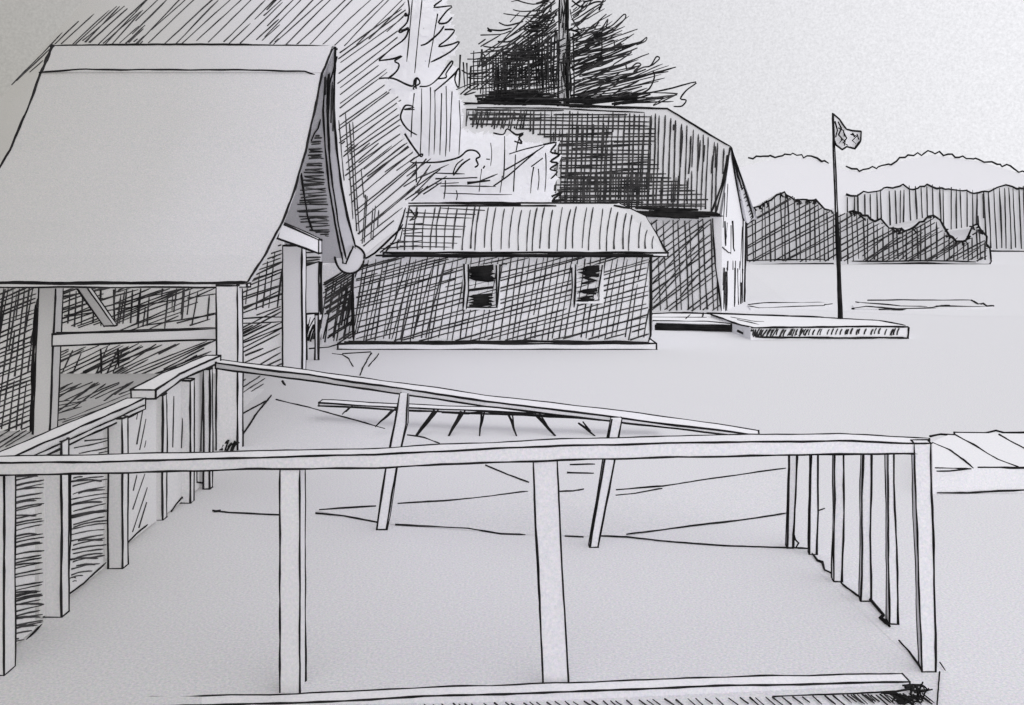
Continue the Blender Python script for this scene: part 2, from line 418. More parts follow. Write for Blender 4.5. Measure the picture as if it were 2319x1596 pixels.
rf.pen([V((XL[7], 11.26, 1.9)), V((-3.03, 11.26, 1.9))], 5, 1.2, toward=1)
def backslope(px, py):
    a, b = 16.72, 20.55
    def pr(d):
        for i in range(len(BK) - 1):
            if BK[i][0] <= d <= BK[i + 1][0]:
                t = (d - BK[i][0]) / (BK[i + 1][0] - BK[i][0]); return BK[i][1] + (BK[i + 1][1] - BK[i][1]) * t
        return BK[-1][1]
    for _ in range(26):
        c = .5 * (a + b)
        if W(px, py, c).z < pr(c) - TH: a = c
        else: b = c
    return W(px, py, a)
rf.hatch([(712, 305), (727, 300), (738, 420), (748, 540), (700, 520), (682, 505), (672, 470), (690, 385), (700, 330)], backslope, 2, 7.5, 4.4, end=8, jit=.35, dang=6, toward=2)
rf.hatch([(712, 305), (727, 300), (738, 420), (748, 540), (700, 520), (690, 395)], backslope, -5, 13, 4.2, end=8, jit=.5, dang=8, toward=2)
rf.hatch([(728, 180), (752, 160), (758, 250), (755, 300), (742, 250), (735, 210)], backslope, 88, 6, 5.5, end=14, jit=.5, toward=2)
rf.draw([(682, 392), (688, 440), (696, 490), (708, 522)], backslope, 5, toward=2)
rf.draw([(704, 318), (712, 300), (720, 290), (726, 270)], backslope, 4, toward=2)
rf.build('roof', bar, [P_ROOF])
rc = MB()   # ridge capping band
z1 = 5.04
rc.slab([V((-7.55, 15.70, 5.05)), V((-7.81, 16.72, 5.69)), V((-3.02, 16.72, 5.69)), V((-3.02, 15.70, 5.05))], (0, .02, .015))
rc.pen([V((-7.55, 15.69, 5.05)), V((-7.2, 15.69, 5.07)), V((-6.8, 15.69, 5.10)), V((-5.5, 15.69, 5.09)), V((-4, 15.69, 5.09)), V((-3.3, 15.69, 5.06)), V((-3.1, 15.69, 4.99))], 4.6, 1.4, toward=1.5)
rc.build('ridge_cap', bar, [P_ROOF])
ev = MB()
ev.timber([[V((x, 11.22, 1.885)), V((x, 11.22, 1.845)), V((x, 11.34, 1.845)), V((x, 11.34, 1.885))] for x in (-7.3, -3.02)], 4.8, cap=(True, True))
ev.build('eave_board', bar)
# curved bargeboard on the far verge, and the round log end it lands on
bb = MB(); rings = []
for l_, r_, d in zip(BL, BR_, BD):
    a_, b_ = W(*l_, d - .06), W(*r_, d - .06)
    rings.append([a_, b_, b_ + V((0, .1, 0)), a_ + V((0, .1, 0))])
bb.timber(rings, 5.6, irr=.5, step=22, edges=(0, 1))
bb.pen([W(x + 8, y, d - .09) for (x, y), d in zip(BL[1:], BD[1:])], 4.6, .6)
bb.pen([W(x + 11, y + 20, d - .09) for (x, y), d in zip(BL[:4], BD[:4])], 4.6, .6)
bb.build('bargeboard', bar)
lg = MB(); c = W(792, 586, 20.5); ra_ = 33 / F * 20.5; K = 28
fr = [c + V((math.cos(6.2832 * i / K) * ra_ * (1 + .05 * math.sin(3 * 6.28 * i / K)), 0, math.sin(6.2832 * i / K) * ra_)) for i in range(K)]
lg.slab(fr, (-.05, .5, 0))
lg.pen(fr + [fr[0]], 5.6, .8, toward=1.5)
lg.draw([(770, 560), (777, 596), (784, 597), (794, 572), (801, 557), (806, 562)], at_depth(20.42), 5)
lg.build('log_end', bar)
tb = MB()
a0, a1 = W(636, 505, 16.4), W(722, 543, 16.9); b0, b1 = W(628, 540, 16.4), W(722, 574, 16.9)
tb.timber([[a0, a0 + V((0, .25, 0)), b0 + V((0, .25, 0)), b0], [a1, a1 + V((0, .25, 0)), b1 + V((0, .25, 0)), b1]], 5)
tb.build('tie_beam', bar)
p_ = MB(); p_.post(640, 684, gd and 850, 556, thick=.3, wpx=5.2, cap=(False, True)); p_.build('post', bar)
p_ = MB(); p_.post(490, 538, 1020, 646, thick=.2, wpx=5.2, cap=(False, True)); p_.build('post', bar)
p_ = MB(); p_.post(74, 112, 985, 646, thick=.2, lean=14, wpx=5.2, cap=(False, True)); p_.build('post', bar)
rl = MB(); dR = 11.5
r0, r1 = W(118, 768, dR), W(492, 750, dR)
rl.timber([[W(118, 757, dR), W(118, 757, dR) + V((0, .12, 0)), W(118, 783, dR) + V((0, .12, 0)), W(118, 783, dR)],
           [W(300, 750, dR), W(300, 750, dR) + V((0, .12, 0)), W(300, 775, dR) + V((0, .12, 0)), W(300, 775, dR)],
           [W(492, 744, dR), W(492, 744, dR) + V((0, .12, 0)), W(492, 769, dR) + V((0, .12, 0)), W(492, 769, dR)]], 5)
rl.build('rail', bar)
br = MB(); dB = 13.6
br.timber([[W(166, 640, dB), W(190, 640, dB), W(190, 640, dB) + V((0, .1, 0)), W(166, 640, dB) + V((0, .1, 0))],
           [W(235, 738, dB), W(258, 738, dB), W(258, 738, dB) + V((0, .1, 0)), W(235, 738, dB) + V((0, .1, 0))]], 4.8)
br.build('brace', bar)
# back wall with pen shading, and the shaded plank panel at far left
bw = MB(); dW = 17.5; fw = at_depth(dW)
yg = HY + F * H / dW
bw.slab([V(((-60 - CX) / F * dW, dW, 0)), V(((641 - CX) / F * dW, dW, 0)), V(((641 - CX) / F * dW, dW, 2.35)), V(((560 - CX) / F * dW, dW, 2.62)), V(((-60 - CX) / F * dW, dW, 2.62))][::-1], (0, .1, 0))
bw.hatch([(126, 650), (235, 650), (235, 735), (126, 740)], fw, 20, 9, 4.4, end=10, jit=.4, dang=4)
bw.hatch([(126, 650), (240, 650), (240, 735), (126, 740)], fw, 86, 21, 4.4, end=14, jit=.4, dang=3)
bw.hatch([(258, 650), (490, 650), (400, 720), (330, 752), (258, 752)], fw, 22, 9, 4.2, end=22, jit=.5, dang=5)
bw.hatch([(258, 650), (330, 650), (330, 740), (258, 740)], fw, 85, 17, 4.2, end=20, jit=.4, dang=3)
bw.hatch([(365, 650), (440, 650), (430, 720), (365, 720)], fw, 84, 12, 4.0, end=30, jit=.6, dang=4)
bw.hatch([(126, 790), (300, 775), (290, 856), (124, 858)], fw, 24, 10, 4.4, end=18, jit=.4, dang=5)
bw.hatch([(126, 800), (300, 775), (280, 852), (126, 856)], fw, 66, 27, 4.2, end=18, jit=.5, dang=4)
bw.hatch([(250, 790), (490, 770), (480, 820), (360, 856), (250, 856)], fw, 23, 12, 4.4, end=28, jit=.5, dang=5)
for x, y0, y1 in ((228, 655, 738), (258, 655, 735), (228, 790, 852), (268, 790, 830)): bw.draw([(x, y0), (x + 1, y1)], fw, 5)
bw.hatch([(543, 655), (640, 545), (640, 700), (545, 720)], fw, 20, 10, 4.2, end=8, jit=.4, dang=4)
bw.hatch([(550, 660), (640, 550), (640, 690), (560, 715)], fw, 84, 15, 4.6, end=18, jit=.5, dang=4)
bw.draw([(543, 722), (600, 718), (640, 718)], fw, 3.6); bw.draw([(543, 732), (640, 728)], fw, 3, m=THIN)
bw.hatch([(545, 738), (640, 730), (638, 770), (560, 805), (545, 800)], fw, 24, 11, 4.8, end=14, jit=.5, dang=6)
bw.hatch([(126, 650), (490, 650), (490, 735), (126, 742)], fw, 14, 17, 4.6, end=40, jit=.6, dang=10, brk=.4, skip=.1)
bw.hatch([(258, 650), (486, 650), (470, 738), (258, 745)], fw, 82, 24, 4.8, end=30, jit=.6, dang=8, skip=.15)
bw.hatch([(126, 788), (486, 772), (420, 845), (126, 850)], fw, 30, 17, 4.8, end=40, jit=.6, dang=10, brk=.4, skip=.1)
bw.hatch([(545, 660), (640, 560), (640, 830), (545, 830)], fw, 26, 17, 4.6, end=16, jit=.6, dang=9, skip=.2)
bw.build('back_wall', bar, [P_BACK])
pw = MB(); dP = 12.25; fp = at_depth(dP)
pw.slab([V(((-190 - CX) / F * dP, dP, 0)), V(((80 - CX) / F * dP, dP, 0)), V(((84 - CX) / F * dP, dP, 1.95)), V(((-190 - CX) / F * dP, dP, 1.95))][::-1], (0, .06, 0))
pw.hatch([(-30, 648), (84, 648), (72, 970), (-30, 985)], fp, 22, 10.5, 4.8, end=8, jit=.35, dang=4)
pw.hatch([(-30, 648), (86, 648), (70, 975), (-30, 985)], fp, 84, 14, 5, end=20, jit=.4, dang=3, brk=.4)
pw.hatch([(-30, 648), (86, 648), (78, 790), (-30, 800)], fp, 80, 22, 4.6, end=30, jit=.5, dang=4)
pw.draw([(82, 690), (74, 820), (70, 990)], fp, 8)
pw.build('plank_panel', bar, [P_BACK])
fl = MB()
fl.slab([G(-60, 985, .006), G(480, 985, .006), G(600, 880, .006), G(-60, 880, .006)], (0, 0, -.004))
fl.hatch([(118, 905), (200, 905), (180, 935), (120, 960)], z_plane(.009), 14, 11, 5.0, end=20, jit=.6, dang=9, toward=.6)
fl.hatch([(-20, 950), (60, 965), (110, 955), (60, 1000), (-20, 1020)], z_plane(.009), 30, 12, 4.2, end=10, jit=.4, dang=5, toward=.6)
fl.hatch([(122, 866), (330, 864), (300, 888), (200, 905), (120, 915)], z_plane(.009), 24, 10, 4.4, end=18, jit=.4, dang=5, toward=.6)
fl.hatch([(120, 870), (320, 864), (240, 905), (118, 940)], z_plane(.009), 34, 13, 4.8, end=18, jit=.6, dang=9, toward=.6)
fl.build('floor', bar, [P_WALL])

# white board leaning by the barn post
wbd = thing('plank_door', 'blank white door panel with a dark edge, upright between the barn post and the shed', 'door', W(705, 790, 20.2) * 1)
wbd.location.z = 0; ORG[wbd.name] = V(wbd.location)
q = MB(); dD = 19.4
q.slab([W(684, 712, dD), W(722, 708, dD), W(722, 594, dD), W(684, 606, dD)], (0, .05, 0))
q.draw([(684, 712), (722, 709), (722, 592), (684, 604), (684, 712)], at_depth(dD), 5)
q.draw([(727, 592), (727, 712)], at_depth(dD + .01), 8)
q.hatch([(684, 562), (728, 568), (728, 592), (684, 604)], at_depth(dD), 4, 8, 5.5, end=6, jit=.4, dang=6)
q.poly([W(684, 604, dD + .02), W(728, 592, dD + .02), W(728, 560, dD + .02), W(684, 560, dD + .02)])
q.build('board', wbd, [P_WOOD])
q = MB()
for x in (690, 717):
    a = (x - CX) / F * (dD + .03)
    z0 = H - (712 - HY) / F * dD
    q.timber([[V((a - .03, dD + .02, zz)), V((a + .03, dD + .02, zz)), V((a + .03, dD + .08, zz)), V((a - .03, dD + .08, zz))] for zz in (0, z0)], 4.2)
q.build('frame', wbd)

# ================================================================== LOW SHED (middle)
sh = thing('low_shed', 'low shed with hatched walls, two dark windows and a hipped roof', 'shed', (-.2, 24, 0))
ds = gd(790); fs = at_depth(ds)
X0, X1 = (800 - CX) / F * ds, (1472 - CX) / F * ds
zE = H - (577 - HY) / F * ds
wl = MB(); dep = 4.6
wl.poly([(X0, ds, .12), (X1, ds, .12), (X1, ds, zE), (X0, ds, zE)])
wl.poly([(X1, ds, .12), (X1, ds + dep, .12), (X1, ds + dep, zE), (X1, ds, zE)])
wl.poly([(X1, ds + dep, .12), (X0, ds + dep, .12), (X0, ds + dep, zE), (X1, ds + dep, zE)])
wl.poly([(X0, ds + dep, .12), (X0, ds, .12), (X0, ds, zE), (X0, ds + dep, zE)])
wreg = [(802, 590), (812, 582), (1470, 580), (1470, 768), (804, 772)]
wl.hatch(wreg, fs, 81, 14, 4.0, end=12, jit=.25, dang=3, brk=.12, wb=1.2)
wl.hatch(wreg, fs, 15, 12, 4.1, end=14, jit=.3, dang=2, brk=.3, wb=1.2)
wl.hatch([(804, 600), (1030, 585), (1030, 640), (806, 690)], fs, 17, 22, 4.2, end=30, jit=.5, dang=4)
wl.hatch([(804, 600), (1030, 590), (980, 770), (806, 770)], fs, 76, 27, 4.0, end=30, jit=.5, dang=4)
wl.draw([(1472, 580), (1474, 680), (1473, 760), (1468, 774)], fs, 6.5)
wl.draw([(800, 600), (798, 690), (800, 772)], fs, 8)
wl.build('wall', sh, [P_WALL])
sl = MB()
zs = H - (776 - HY) / F * ds
sl.timber([[V((x, ds - .16, zs)), V((x, ds - .16, .0)), V((x, ds + dep + .1, .0)), V((x, ds + dep + .1, zs))] for x in ((768 - CX) / F * ds, (1484 - CX) / F * ds)], 5, irr=.8)
sl.draw([(780, 776), (900, 777), (1060, 773), (1300, 773), (1470, 776)], at_depth(ds - .02), 7)
sl.draw([(790, 774), (1000, 775)], at_depth(ds - .02), 6)
sl.build('sill', sh)
# hipped roof
zR = H + 80 / F * (ds + 2.4); dr = ds + 2.4
E0, E1 = W(868, 574, ds - .25), W(1512, 574, ds - .25); zE2 = E0.z
R0, R1 = W(925, 458, dr), W(1400, 466, dr); R0.z = R1.z = zR
B0, B1 = V((E0.x - .3, ds + dep + .25, zE2)), V((E1.x, ds + dep + .25, zE2))
K1 = W(1462, 490, ds + 1.5)
rs = MB()
rs.poly([E0, E1, K1, R1, R0]); rs.poly([E1, B1, R1, K1]); rs.poly([B1, B0, R0, R1]); rs.poly([B0, E0, R0]); rs.poly([E0, B0, B1, E1])
frf = onplane(plane3(E0, E1, R0))
# give the plane a consistent knee
rs.pen([R0, W(1100, 459, dr), R1], 5.5, 1.2, toward=2); rs.draw([(925, 466), (1010, 466), (1260, 466)], frf, 5.5, toward=3)
rs.draw([(1000, 460), (1180, 463)], frf, 6, toward=3)
rs.draw([(1390, 465), (1430, 474), (1460, 489), (1484, 525), (1510, 572)], frf, 5.4, toward=3)
rs.draw([(918, 470), (910, 500), (895, 540), (872, 572)], frf, 4.6, toward=3)
rs.hatch([(925, 468), (1390, 470), (1450, 492), (1490, 545), (1480, 566), (895, 566), (905, 530)], frf, 84, 17.5, 4.2, end=12, jit=.2, curve=-3, dang=2, toward=3, wb=.6)
rs.hatch([(925, 470), (1100, 470), (1020, 566), (895, 566)], frf, -2, 13, 3.8, end=26, jit=.35, dang=2, toward=3)
for px, py in ((930, 475),): rs.draw([(px, py), (px + 10, py + 14), (px - 2, py + 24), (px + 12, py + 20), (px + 16, py + 4)], frf, 4, toward=3)
rs.build('roof', sh, [P_ROOF])
fa = MB()
fa.timber([[V((x, ds - .26, zE2 + .02)), V((x, ds - .26, zE2 - .06)), V((x, ds - .2, zE2 - .06)), V((x, ds - .2, zE2 + .02))] for x in (E0.x, E1.x)], 5.0)
fa.draw([(850, 578), (1000, 577), (1480, 577)], at_depth(ds - .27), 6.5)
fa.draw([(1240, 577), (1400, 578)], at_depth(ds - .28), 9)
fa.build('eave_board', sh)
def dark_window(x0, x1, y0, y1, blobs, frames):
    f = MB()
    # frame is two uprights and a sill, panes sit inside
    for xa, xb in ((x0 - 12, x0), (x1, x1 + 9)):
        f.slab([W(xa, y1 + 4, ds - .05), W(xb, y1 + 4, ds - .05), W(xb, y0 - 4, ds - .05), W(xa, y0 - 4, ds - .05)], (0, .06, 0))
    f.slab([W(x0 - 12, y1 + 9, ds - .055), W(x1 + 9, y1 + 9, ds - .055), W(x1 + 9, y1 + 4, ds - .055), W(x0 - 12, y1 + 4, ds - .055)], (0, .06, 0))
    for l, wd in frames: f.draw(l, at_depth(ds - .06), wd)
    fo = f.build('window', sh)
    p = MB()
    p.poly([W(x0, y1 + 4, ds - .02), W(x1, y1 + 4, ds - .02), W(x1, y0 - 4, ds - .02), W(x0, y0 - 4, ds - .02)])
    for (a, b, c, d, wd, sp) in blobs:
        pts = []; y = b; s_ = 0
        while y < d:
            pts.append(((a + U(-2, 3)) if s_ % 2 else (c + U(-4, 2)), y)); y += sp * U(.7, 1.3); s_ += 1
        if len(pts) > 1: p.draw(pts, at_depth(ds - .03), wd, 1.2)
    p.build('pane', fo, [P_SHADE])
dark_window(1060, 1124, 602, 692, [(1064, 604, 1118, 634, 12, 4), (1062, 606, 1090, 628, 12, 7), (1062, 651, 1120, 660, 8, 6), (1062, 666, 1118, 694, 7, 4)],
            [([(1050, 596), (1052, 640), (1048, 705)], 5.5), ([(1060, 598), (1060, 660), (1056, 700)], 4.5), ([(1124, 600), (1124, 695)], 5), ([(1132, 598), (1130, 640), (1126, 698)], 4.5), ([(1058, 696), (1126, 696)], 3.4), ([(1132, 602), (1140, 597), (1148, 598)], 3.6)])
dark_window(1306, 1358, 602, 678, [(1312, 604, 1358, 626, 12, 4), (1316, 622, 1350, 646, 7, 7), (1308, 656, 1352, 668, 9, 4), (1306, 670, 1346, 682, 7, 4)],
            [([(1294, 606), (1296, 650), (1292, 690)], 4), ([(1303, 598), (1303, 650), (1300, 696)], 5), ([(1364, 600), (1358, 640), (1354, 672)], 4.5)])
# dark lean-to end at the left of the shed
ln = MB(); dl = ds + .9; fl_ = at_depth(dl)
ln.slab([V(((728 - CX) / F * dl, dl, 0)), V(((802 - CX) / F * dl, dl, 0)), V(((802 - CX) / F * dl, dl, 1.95)), V(((728 - CX) / F * dl, dl, 1.8))][::-1], (0, 3.2, 0))
ln.hatch([(732, 640), (802, 586), (800, 700), (734, 712)], fl_, 32, 6, 4.6, end=6, jit=.4, dang=5)
ln.hatch([(732, 640), (802, 600), (800, 770), (742, 768)], fl_, 34, 9, 5, end=8, jit=.4, dang=5)
ln.hatch([(736, 640), (800, 620), (800, 775), (700, 772), (730, 700)], fl_, 80, 9, 4.6, end=16, jit=.4, dang=6)
ln.hatch([(770, 660), (800, 650), (800, 740), (765, 742)], fl_, 80, 6, 5.6, end=10, jit=.4, dang=6)
ln.build('lean_to', sh, [P_SHADE], label='dark densely hatched lean-to at the left end')
lt = MB()
a, b, c2, d_ = W(800, 600, ds - .1), W(905, 520, ds + 1.0), W(880, 575, ds - .2), W(820, 560, ds + .6)
lt.slab([W(812, 590, ds - .12), W(868, 577, ds - .12), W(912, 508, ds + 1.6), W(846, 560, ds + 1.6)], (0, 0, -.04))
lt.draw([(822, 588), (850, 572), (905, 520), (912, 508)], at_depth(ds - .1), 5); lt.draw([(860, 572), (880, 556), (905, 545), (912, 515)], at_depth(ds - .1), 4)
lt.hatch([(850, 560), (905, 540), (912, 520), (960, 500), (960, 560), (880, 566)], at_depth(ds - .05), 4, 13, 3.4, end=20, jit=.5, dang=4)
lt.build('lean_to_roof', sh, [P_ROOF])

# ================================================================== TALL BARN (behind)
tbn = thing('tall_barn', 'tall barn with a dark cross hatched clipped-gable roof rising behind the low shed', 'barn', (4, 34.5, 0))
th = math.radians(20)
sd, gdv = V((-math.cos(th), math.sin(th), 0)), V((math.sin(th), math.cos(th), 0))
C0 = V((6.78, 31.8, 0)); zev = 3.14; LEN = 10.3; WID = 6.7
E = C0 - sd * .25 - gdv * .25 + V((0, 0, zev)); Dp = C0 + sd * LEN - gdv * .25 + V((0, 0, zev + .1))
Bq = C0 + gdv * (WID / 2) + sd * 2.44; Bq.z = 7.1
pl = plane3(E, Dp, Bq); fr_ = onplane(pl)
Aq = fr_(1042, 236); Bq = fr_(1512, 246); Cq = fr_(1656, 332); Eq = fr_(1628, 487); Dq = fr_(990, 470)
Fq = C0 + gdv * (WID + .3) - sd * .4 + V((0, 0, zev)); Fl = C0 + gdv * (WID + .3) + sd * LEN + V((0, 0, zev))
rb = MB()
rb.poly([Dq, Eq, Cq]); rb.poly([Dq, Cq, Bq]); rb.poly([Dq, Bq, Aq])
rb.poly([Fq, Fl, Aq]); rb.poly([Fq, Aq, Bq]); rb.poly([Fq, Bq, Cq]); rb.poly([Dq, Aq, Fl])
T = 2.5
rb.draw([(1042, 234), (1200, 236), (1300, 238), (1512, 246), (1560, 276), (1656, 332)], fr_, 5.2, toward=T)
rb.draw([(1080, 242), (1270, 246), (1460, 254)], fr_, 3.4, toward=T); rb.draw([(1290, 240), (1450, 244)], fr_, 7, toward=T)
rb.draw([(1654, 334), (1640, 410), (1620, 486)], fr_, 5, toward=T); rb.draw([(1648, 352), (1634, 420), (1610, 482)], fr_, 5, toward=T)
vr = [(1048, 246), (1300, 252), (1510, 258), (1560, 284), (1648, 338), (1620, 478), (1255, 470), (1255, 320), (1180, 290), (1050, 285)]
rb.hatch(vr, fr_, 88, 12, 5.0, end=10, jit=.25, dang=1.5, toward=T, brk=.1)
rb.hatch([(1240, 300), (1480, 255), (1470, 470), (1255, 468)], fr_, 87, 16, 4.8, end=20, jit=.4, dang=2, toward=T)
rb.hatch([(1055, 246), (1290, 250), (1470, 262), (1490, 300), (1470, 345), (1520, 400), (1600, 440), (1610, 476), (1258, 470), (1258, 322), (1180, 292), (1052, 280)], fr_, 0, 8.6, 4.6, end=20, jit=.3, dang=1.2, toward=T, brk=.1)
rb.hatch([(1262, 390), (1470, 385), (1470, 440), (1262, 440)], fr_, 0, 13, 4.2, end=20, jit=.4, dang=2, toward=T)
rb.hatch([(1300, 385), (1480, 390), (1470, 435), (1300, 435)], fr_, 88, 12, 4.6, end=14, jit=.4, dang=3, toward=T)
rb.hatch([(1262, 300), (1400, 280), (1460, 330), (1480, 470), (1262, 468)], fr_, 3, 15, 4.8, end=60, jit=.8, dang=5, toward=T, brk=.4)
rb.hatch([(1300, 395), (1560, 400), (1560, 462), (1270, 464)], fr_, 89, 9, 4.6, end=26, jit=.8, dang=4, toward=T, skip=.15)
rb.hatch([(1075, 248), (1225, 250), (1225, 272), (1090, 270)], fr_, 0, 7, 5.2, end=30, jit=.5, dang=2, toward=T)
rb.hatch([(1050, 250), (1200, 250), (1185, 295), (1060, 290)], fr_, 78, 8.5, 4.0, end=12, jit=.5, dang=7, toward=T)
rb.hatch([(1520, 262), (1640, 338), (1640, 380), (1530, 400)], fr_, 86, 17, 5.6, end=50, jit=.5, dang=2, toward=T)
for k in range(16):                                                                     # heavy shaded eave
    y = U(471, 489); x = U(1380, 1500); rb.draw([(x, y - 4 * R()), (x + U(60, 140), y + 2 + 4 * R())], fr_, 7, toward=T + 1)
for k in range(7): y = U(476, 490); rb.draw([(U(1450, 1500), y), (U(1590, 1628), y + 2)], fr_, 8, toward=T + 1)
rb.draw([(1600, 488), (1640, 490)], fr_, 5, toward=T)
rb.build('roof', tbn, [P_ROOF])
sw = MB()
Lb = C0 + sd * LEN
sw.poly([Lb, C0, C0 + V((0, 0, zev - .05)), Lb + V((0, 0, zev - .05))])
FW = C0 + gdv * WID
sw.poly([FW, FW + sd * LEN, FW + sd * LEN + V((0, 0, zev - .05)), FW + V((0, 0, zev - .05))]); sw.poly([Lb, Lb + V((0, 0, zev)), Lb + gdv * WID + V((0, 0, zev)), Lb + gdv * WID])
fsw = onplane(plane3(Lb, C0, C0 + V((0, 0, 2))))
reg = [(1468, 496), (1612, 496), (1620, 600), (1634, 704), (1476, 704)]
sw.hatch(reg, fsw, 92, 16, 4.0, end=8, jit=.3, dang=2, toward=2)
sw.hatch(reg, fsw, 38, 14, 3.9, end=10, jit=.3, dang=4, toward=2)
sw.hatch([(1474, 600), (1530, 560), (1600, 500), (1580, 650), (1478, 700)], fsw, 50, 20, 3.8, end=16, jit=.4, dang=4, toward=2)
sw.draw([(1614, 494), (1620, 600), (1634, 704)], fsw, 4.4, toward=2)
sw.build('side_wall', tbn, [P_WALL])
gw = MB()
apex = Cq + gdv * .2 + sd * .05
gw.poly([C0, FW, FW + V((0, 0, zev)), apex - V((0, 0, .05)), C0 + V((0, 0, zev))])
fgw = onplane(plane3(C0, FW, FW + V((0, 0, 2))))
gw.draw([(1688, 490), (1687, 560), (1684, 700)], fgw, 8.5, toward=2); gw.draw([(1682, 495), (1680, 700)], fgw, 3.5, toward=2)
gw.hatch([(1628, 500), (1640, 440), (1652, 400), (1648, 490), (1634, 520)], fgw, 86, 9, 3.4, end=14, jit=.5, dang=4, toward=3)
gw.hatch([(1640, 590), (1682, 590), (1682, 612), (1642, 612)], fgw, 88, 8, 3.2, end=4, jit=.6, dang=4, toward=3)
gw.hatch([(1636, 600), (1640, 600), (1642, 702), (1637, 702)], fgw, 88, 3, 3.6, end=14, jit=.6, dang=2, toward=3)
gw.hatch([(1672, 500), (1684, 500), (1683, 700), (1676, 700)], fgw, 89, 6, 3.4, end=40, jit=.6, dang=2, toward=3)
gw.build('gable_wall', tbn, [P_WALL])
vg = MB()
v0, v1 = apex + V((0, 0, .05)) - sd * .1, FW - sd * .1 + V((0, 0, zev - .05))
vg.slab([W(1657, 336, 33.6), W(1706, 492, 37.0), W(1692, 505, 37.0), W(1680, 494, 37.0)], (.1, .2, 0))
fv = onplane(plane3(W(1657, 336, 33.55), W(1706, 492, 36.95), W(1680, 494, 36.95)))
vg.draw([(1656, 334), (1680, 405), (1706, 492), (1692, 504), (1680, 492), (1668, 420), (1657, 336)], fv, 5.2, toward=2)
vg.draw([(1660, 350), (1672, 400), (1680, 430)], fv, 5, toward=2)
vg.hatch([(1674, 420), (1688, 420), (1704, 490), (1684, 498)], fv, 32, 7.5, 4.2, end=3, jit=.4, dang=5, toward=2)
vg.build('bargeboard', tbn)
def gopen(name, x0, x1, y0, y1, strokes):
    o = MB(); n_ = (fgw(x0, y0) - EYE).normalized() * -.06
    o.slab([fgw(x0, y1) + n_, fgw(x1, y1) + n_, fgw(x1, y0) + n_, fgw(x0, y0) + n_], (0, .05, 0))
    for l, wd, mm in strokes: o.draw(l, fgw, wd, .8, mm, 6)
    return o
gopen('window', 1641, 1662, 506, 572, [([(1641, 500), (1642, 550), (1643, 556)], 6, 1), ([(1647, 505), (1644, 550)], 4, 1), ([(1658, 500), (1660, 560), (1663, 568)], 6, 1), ([(1655, 510), (1655, 575)], 4.5, 1), ([(1636, 560), (1650, 572), (1655, 572)], 3.4, THIN)]).build('window', tbn)
gopen('door', 1639, 1648, 610, 708, [([(1640, 606), (1639, 700)], 5, 1), ([(1646, 606), (1645, 708)], 5, 1), ([(1643, 614), (1642, 704)], 6, 3)]).build('door', tbn)
gopen('door', 1664, 1680, 606, 705, [([(1664, 606), (1663, 700)], 5, 1), ([(1670, 608), (1672, 700)], 4.6, 1), ([(1677, 640), (1676, 700)], 8, 3), ([(1681, 608), (1681, 700)], 4, 1)]).build('door', tbn)

# ================================================================== FLAGPOLE, DOCK
dk = thing('dock', 'long low platform with a hatched front edge at the foot of the flagpole', 'dock', W(1860, 766, 23.7) * 1)
dk.location.z = 0; ORG[dk.name] = V(dk.location)
zt = (766 - 738) / F * 23.7
top = [G(1700, 741, zt), G(2058, 739, zt), G(1992, 724, zt), G(1610, 711, zt)]
o = MB(); o.poly(top)
low = [V((p.x, p.y, 0)) for p in top]
for i in range(4): o.poly([low[i], low[(i + 1) % 4], top[(i + 1) % 4], top[i]])
fk = onplane(plane3(top[0], top[1], low[0])); fz = z_plane(zt)
o.draw([(1606, 710), (1640, 722), (1680, 737), (1706, 741)], fz, 4.6); o.draw([(1600, 709), (1700, 712), (1800, 716)], fz, 4.4); o.draw([(1790, 716), (1865, 718)], fz, 6)
o.draw([(1860, 719), (1905, 722), (1990, 726), (2050, 737)], fz, 5.4); o.draw([(1700, 742), (1850, 740), (2058, 739)], fz, 5)
o.draw([(1670, 724), (1720, 735)], fz, 3.6, m=THIN); o.draw([(1655, 718), (1710, 728), (1730, 728)], fz, 3, m=THIN)
o.draw([(2057, 740), (2056, 765), (1900, 765), (1712, 763), (1702, 745)], fk, 5.4)
o.hatch([(1706, 744), (2050, 743), (2030, 760), (1990, 757), (1706, 762)], fk, 70, 9.5, 4.6, end=4, jit=.45, curve=-1.5, dang=9)
o.hatch([(1706, 744), (1850, 744), (1830, 761), (1706, 762)], fk, 62, 8.5, 4.6, end=4, jit=.5, dang=14)
o.hatch([(1700, 744), (1722, 744), (1716, 764), (1704, 764)], fk, 80, 4, 5, end=3, jit=.5, dang=14)
o.build('deck', dk)
o = MB()
zt2 = .22
t2 = [G(1478, 728, zt2), G(1668, 734, zt2), G(1600, 711, zt2), G(1478, 709, zt2)]
t2 = [V((p.x, p.y, zt2)) for p in t2]; l2 = [V((p.x, p.y, 0)) for p in t2]
o.poly(t2)
for i in range(4): o.poly([l2[i], l2[(i + 1) % 4], t2[(i + 1) % 4], t2[i]])
fz2 = z_plane(zt2); fk2 = onplane(plane3(t2[0], t2[1], l2[0]))
o.draw([(1478, 711), (1550, 708), (1606, 710)], fz2, 5); o.draw([(1478, 718), (1600, 719)], fz2, 3.6); o.draw([(1478, 727), (1600, 728), (1672, 735)], fz2, 5)
o.draw([(1592, 709), (1590, 718)], fz2, 5); o.draw([(1564, 712), (1552, 722)], fz2, 3)
for y, wd in ((734, 7), (738, 8), (742, 8), (745, 6)): o.draw([(1482 + U(0, 8), y), (1560, y + 1 + U(-1, 1)), (1670 + U(-10, 10), y + 4)], fk2, wd)
o.draw([(1655, 738), (1672, 732), (1690, 748), (1680, 744), (1690, 738)], fk2, 6)
o.draw([(1670, 748), (1705, 766), (1712, 764)], at_depth(24), 5.5); 
o.build('step', dk)

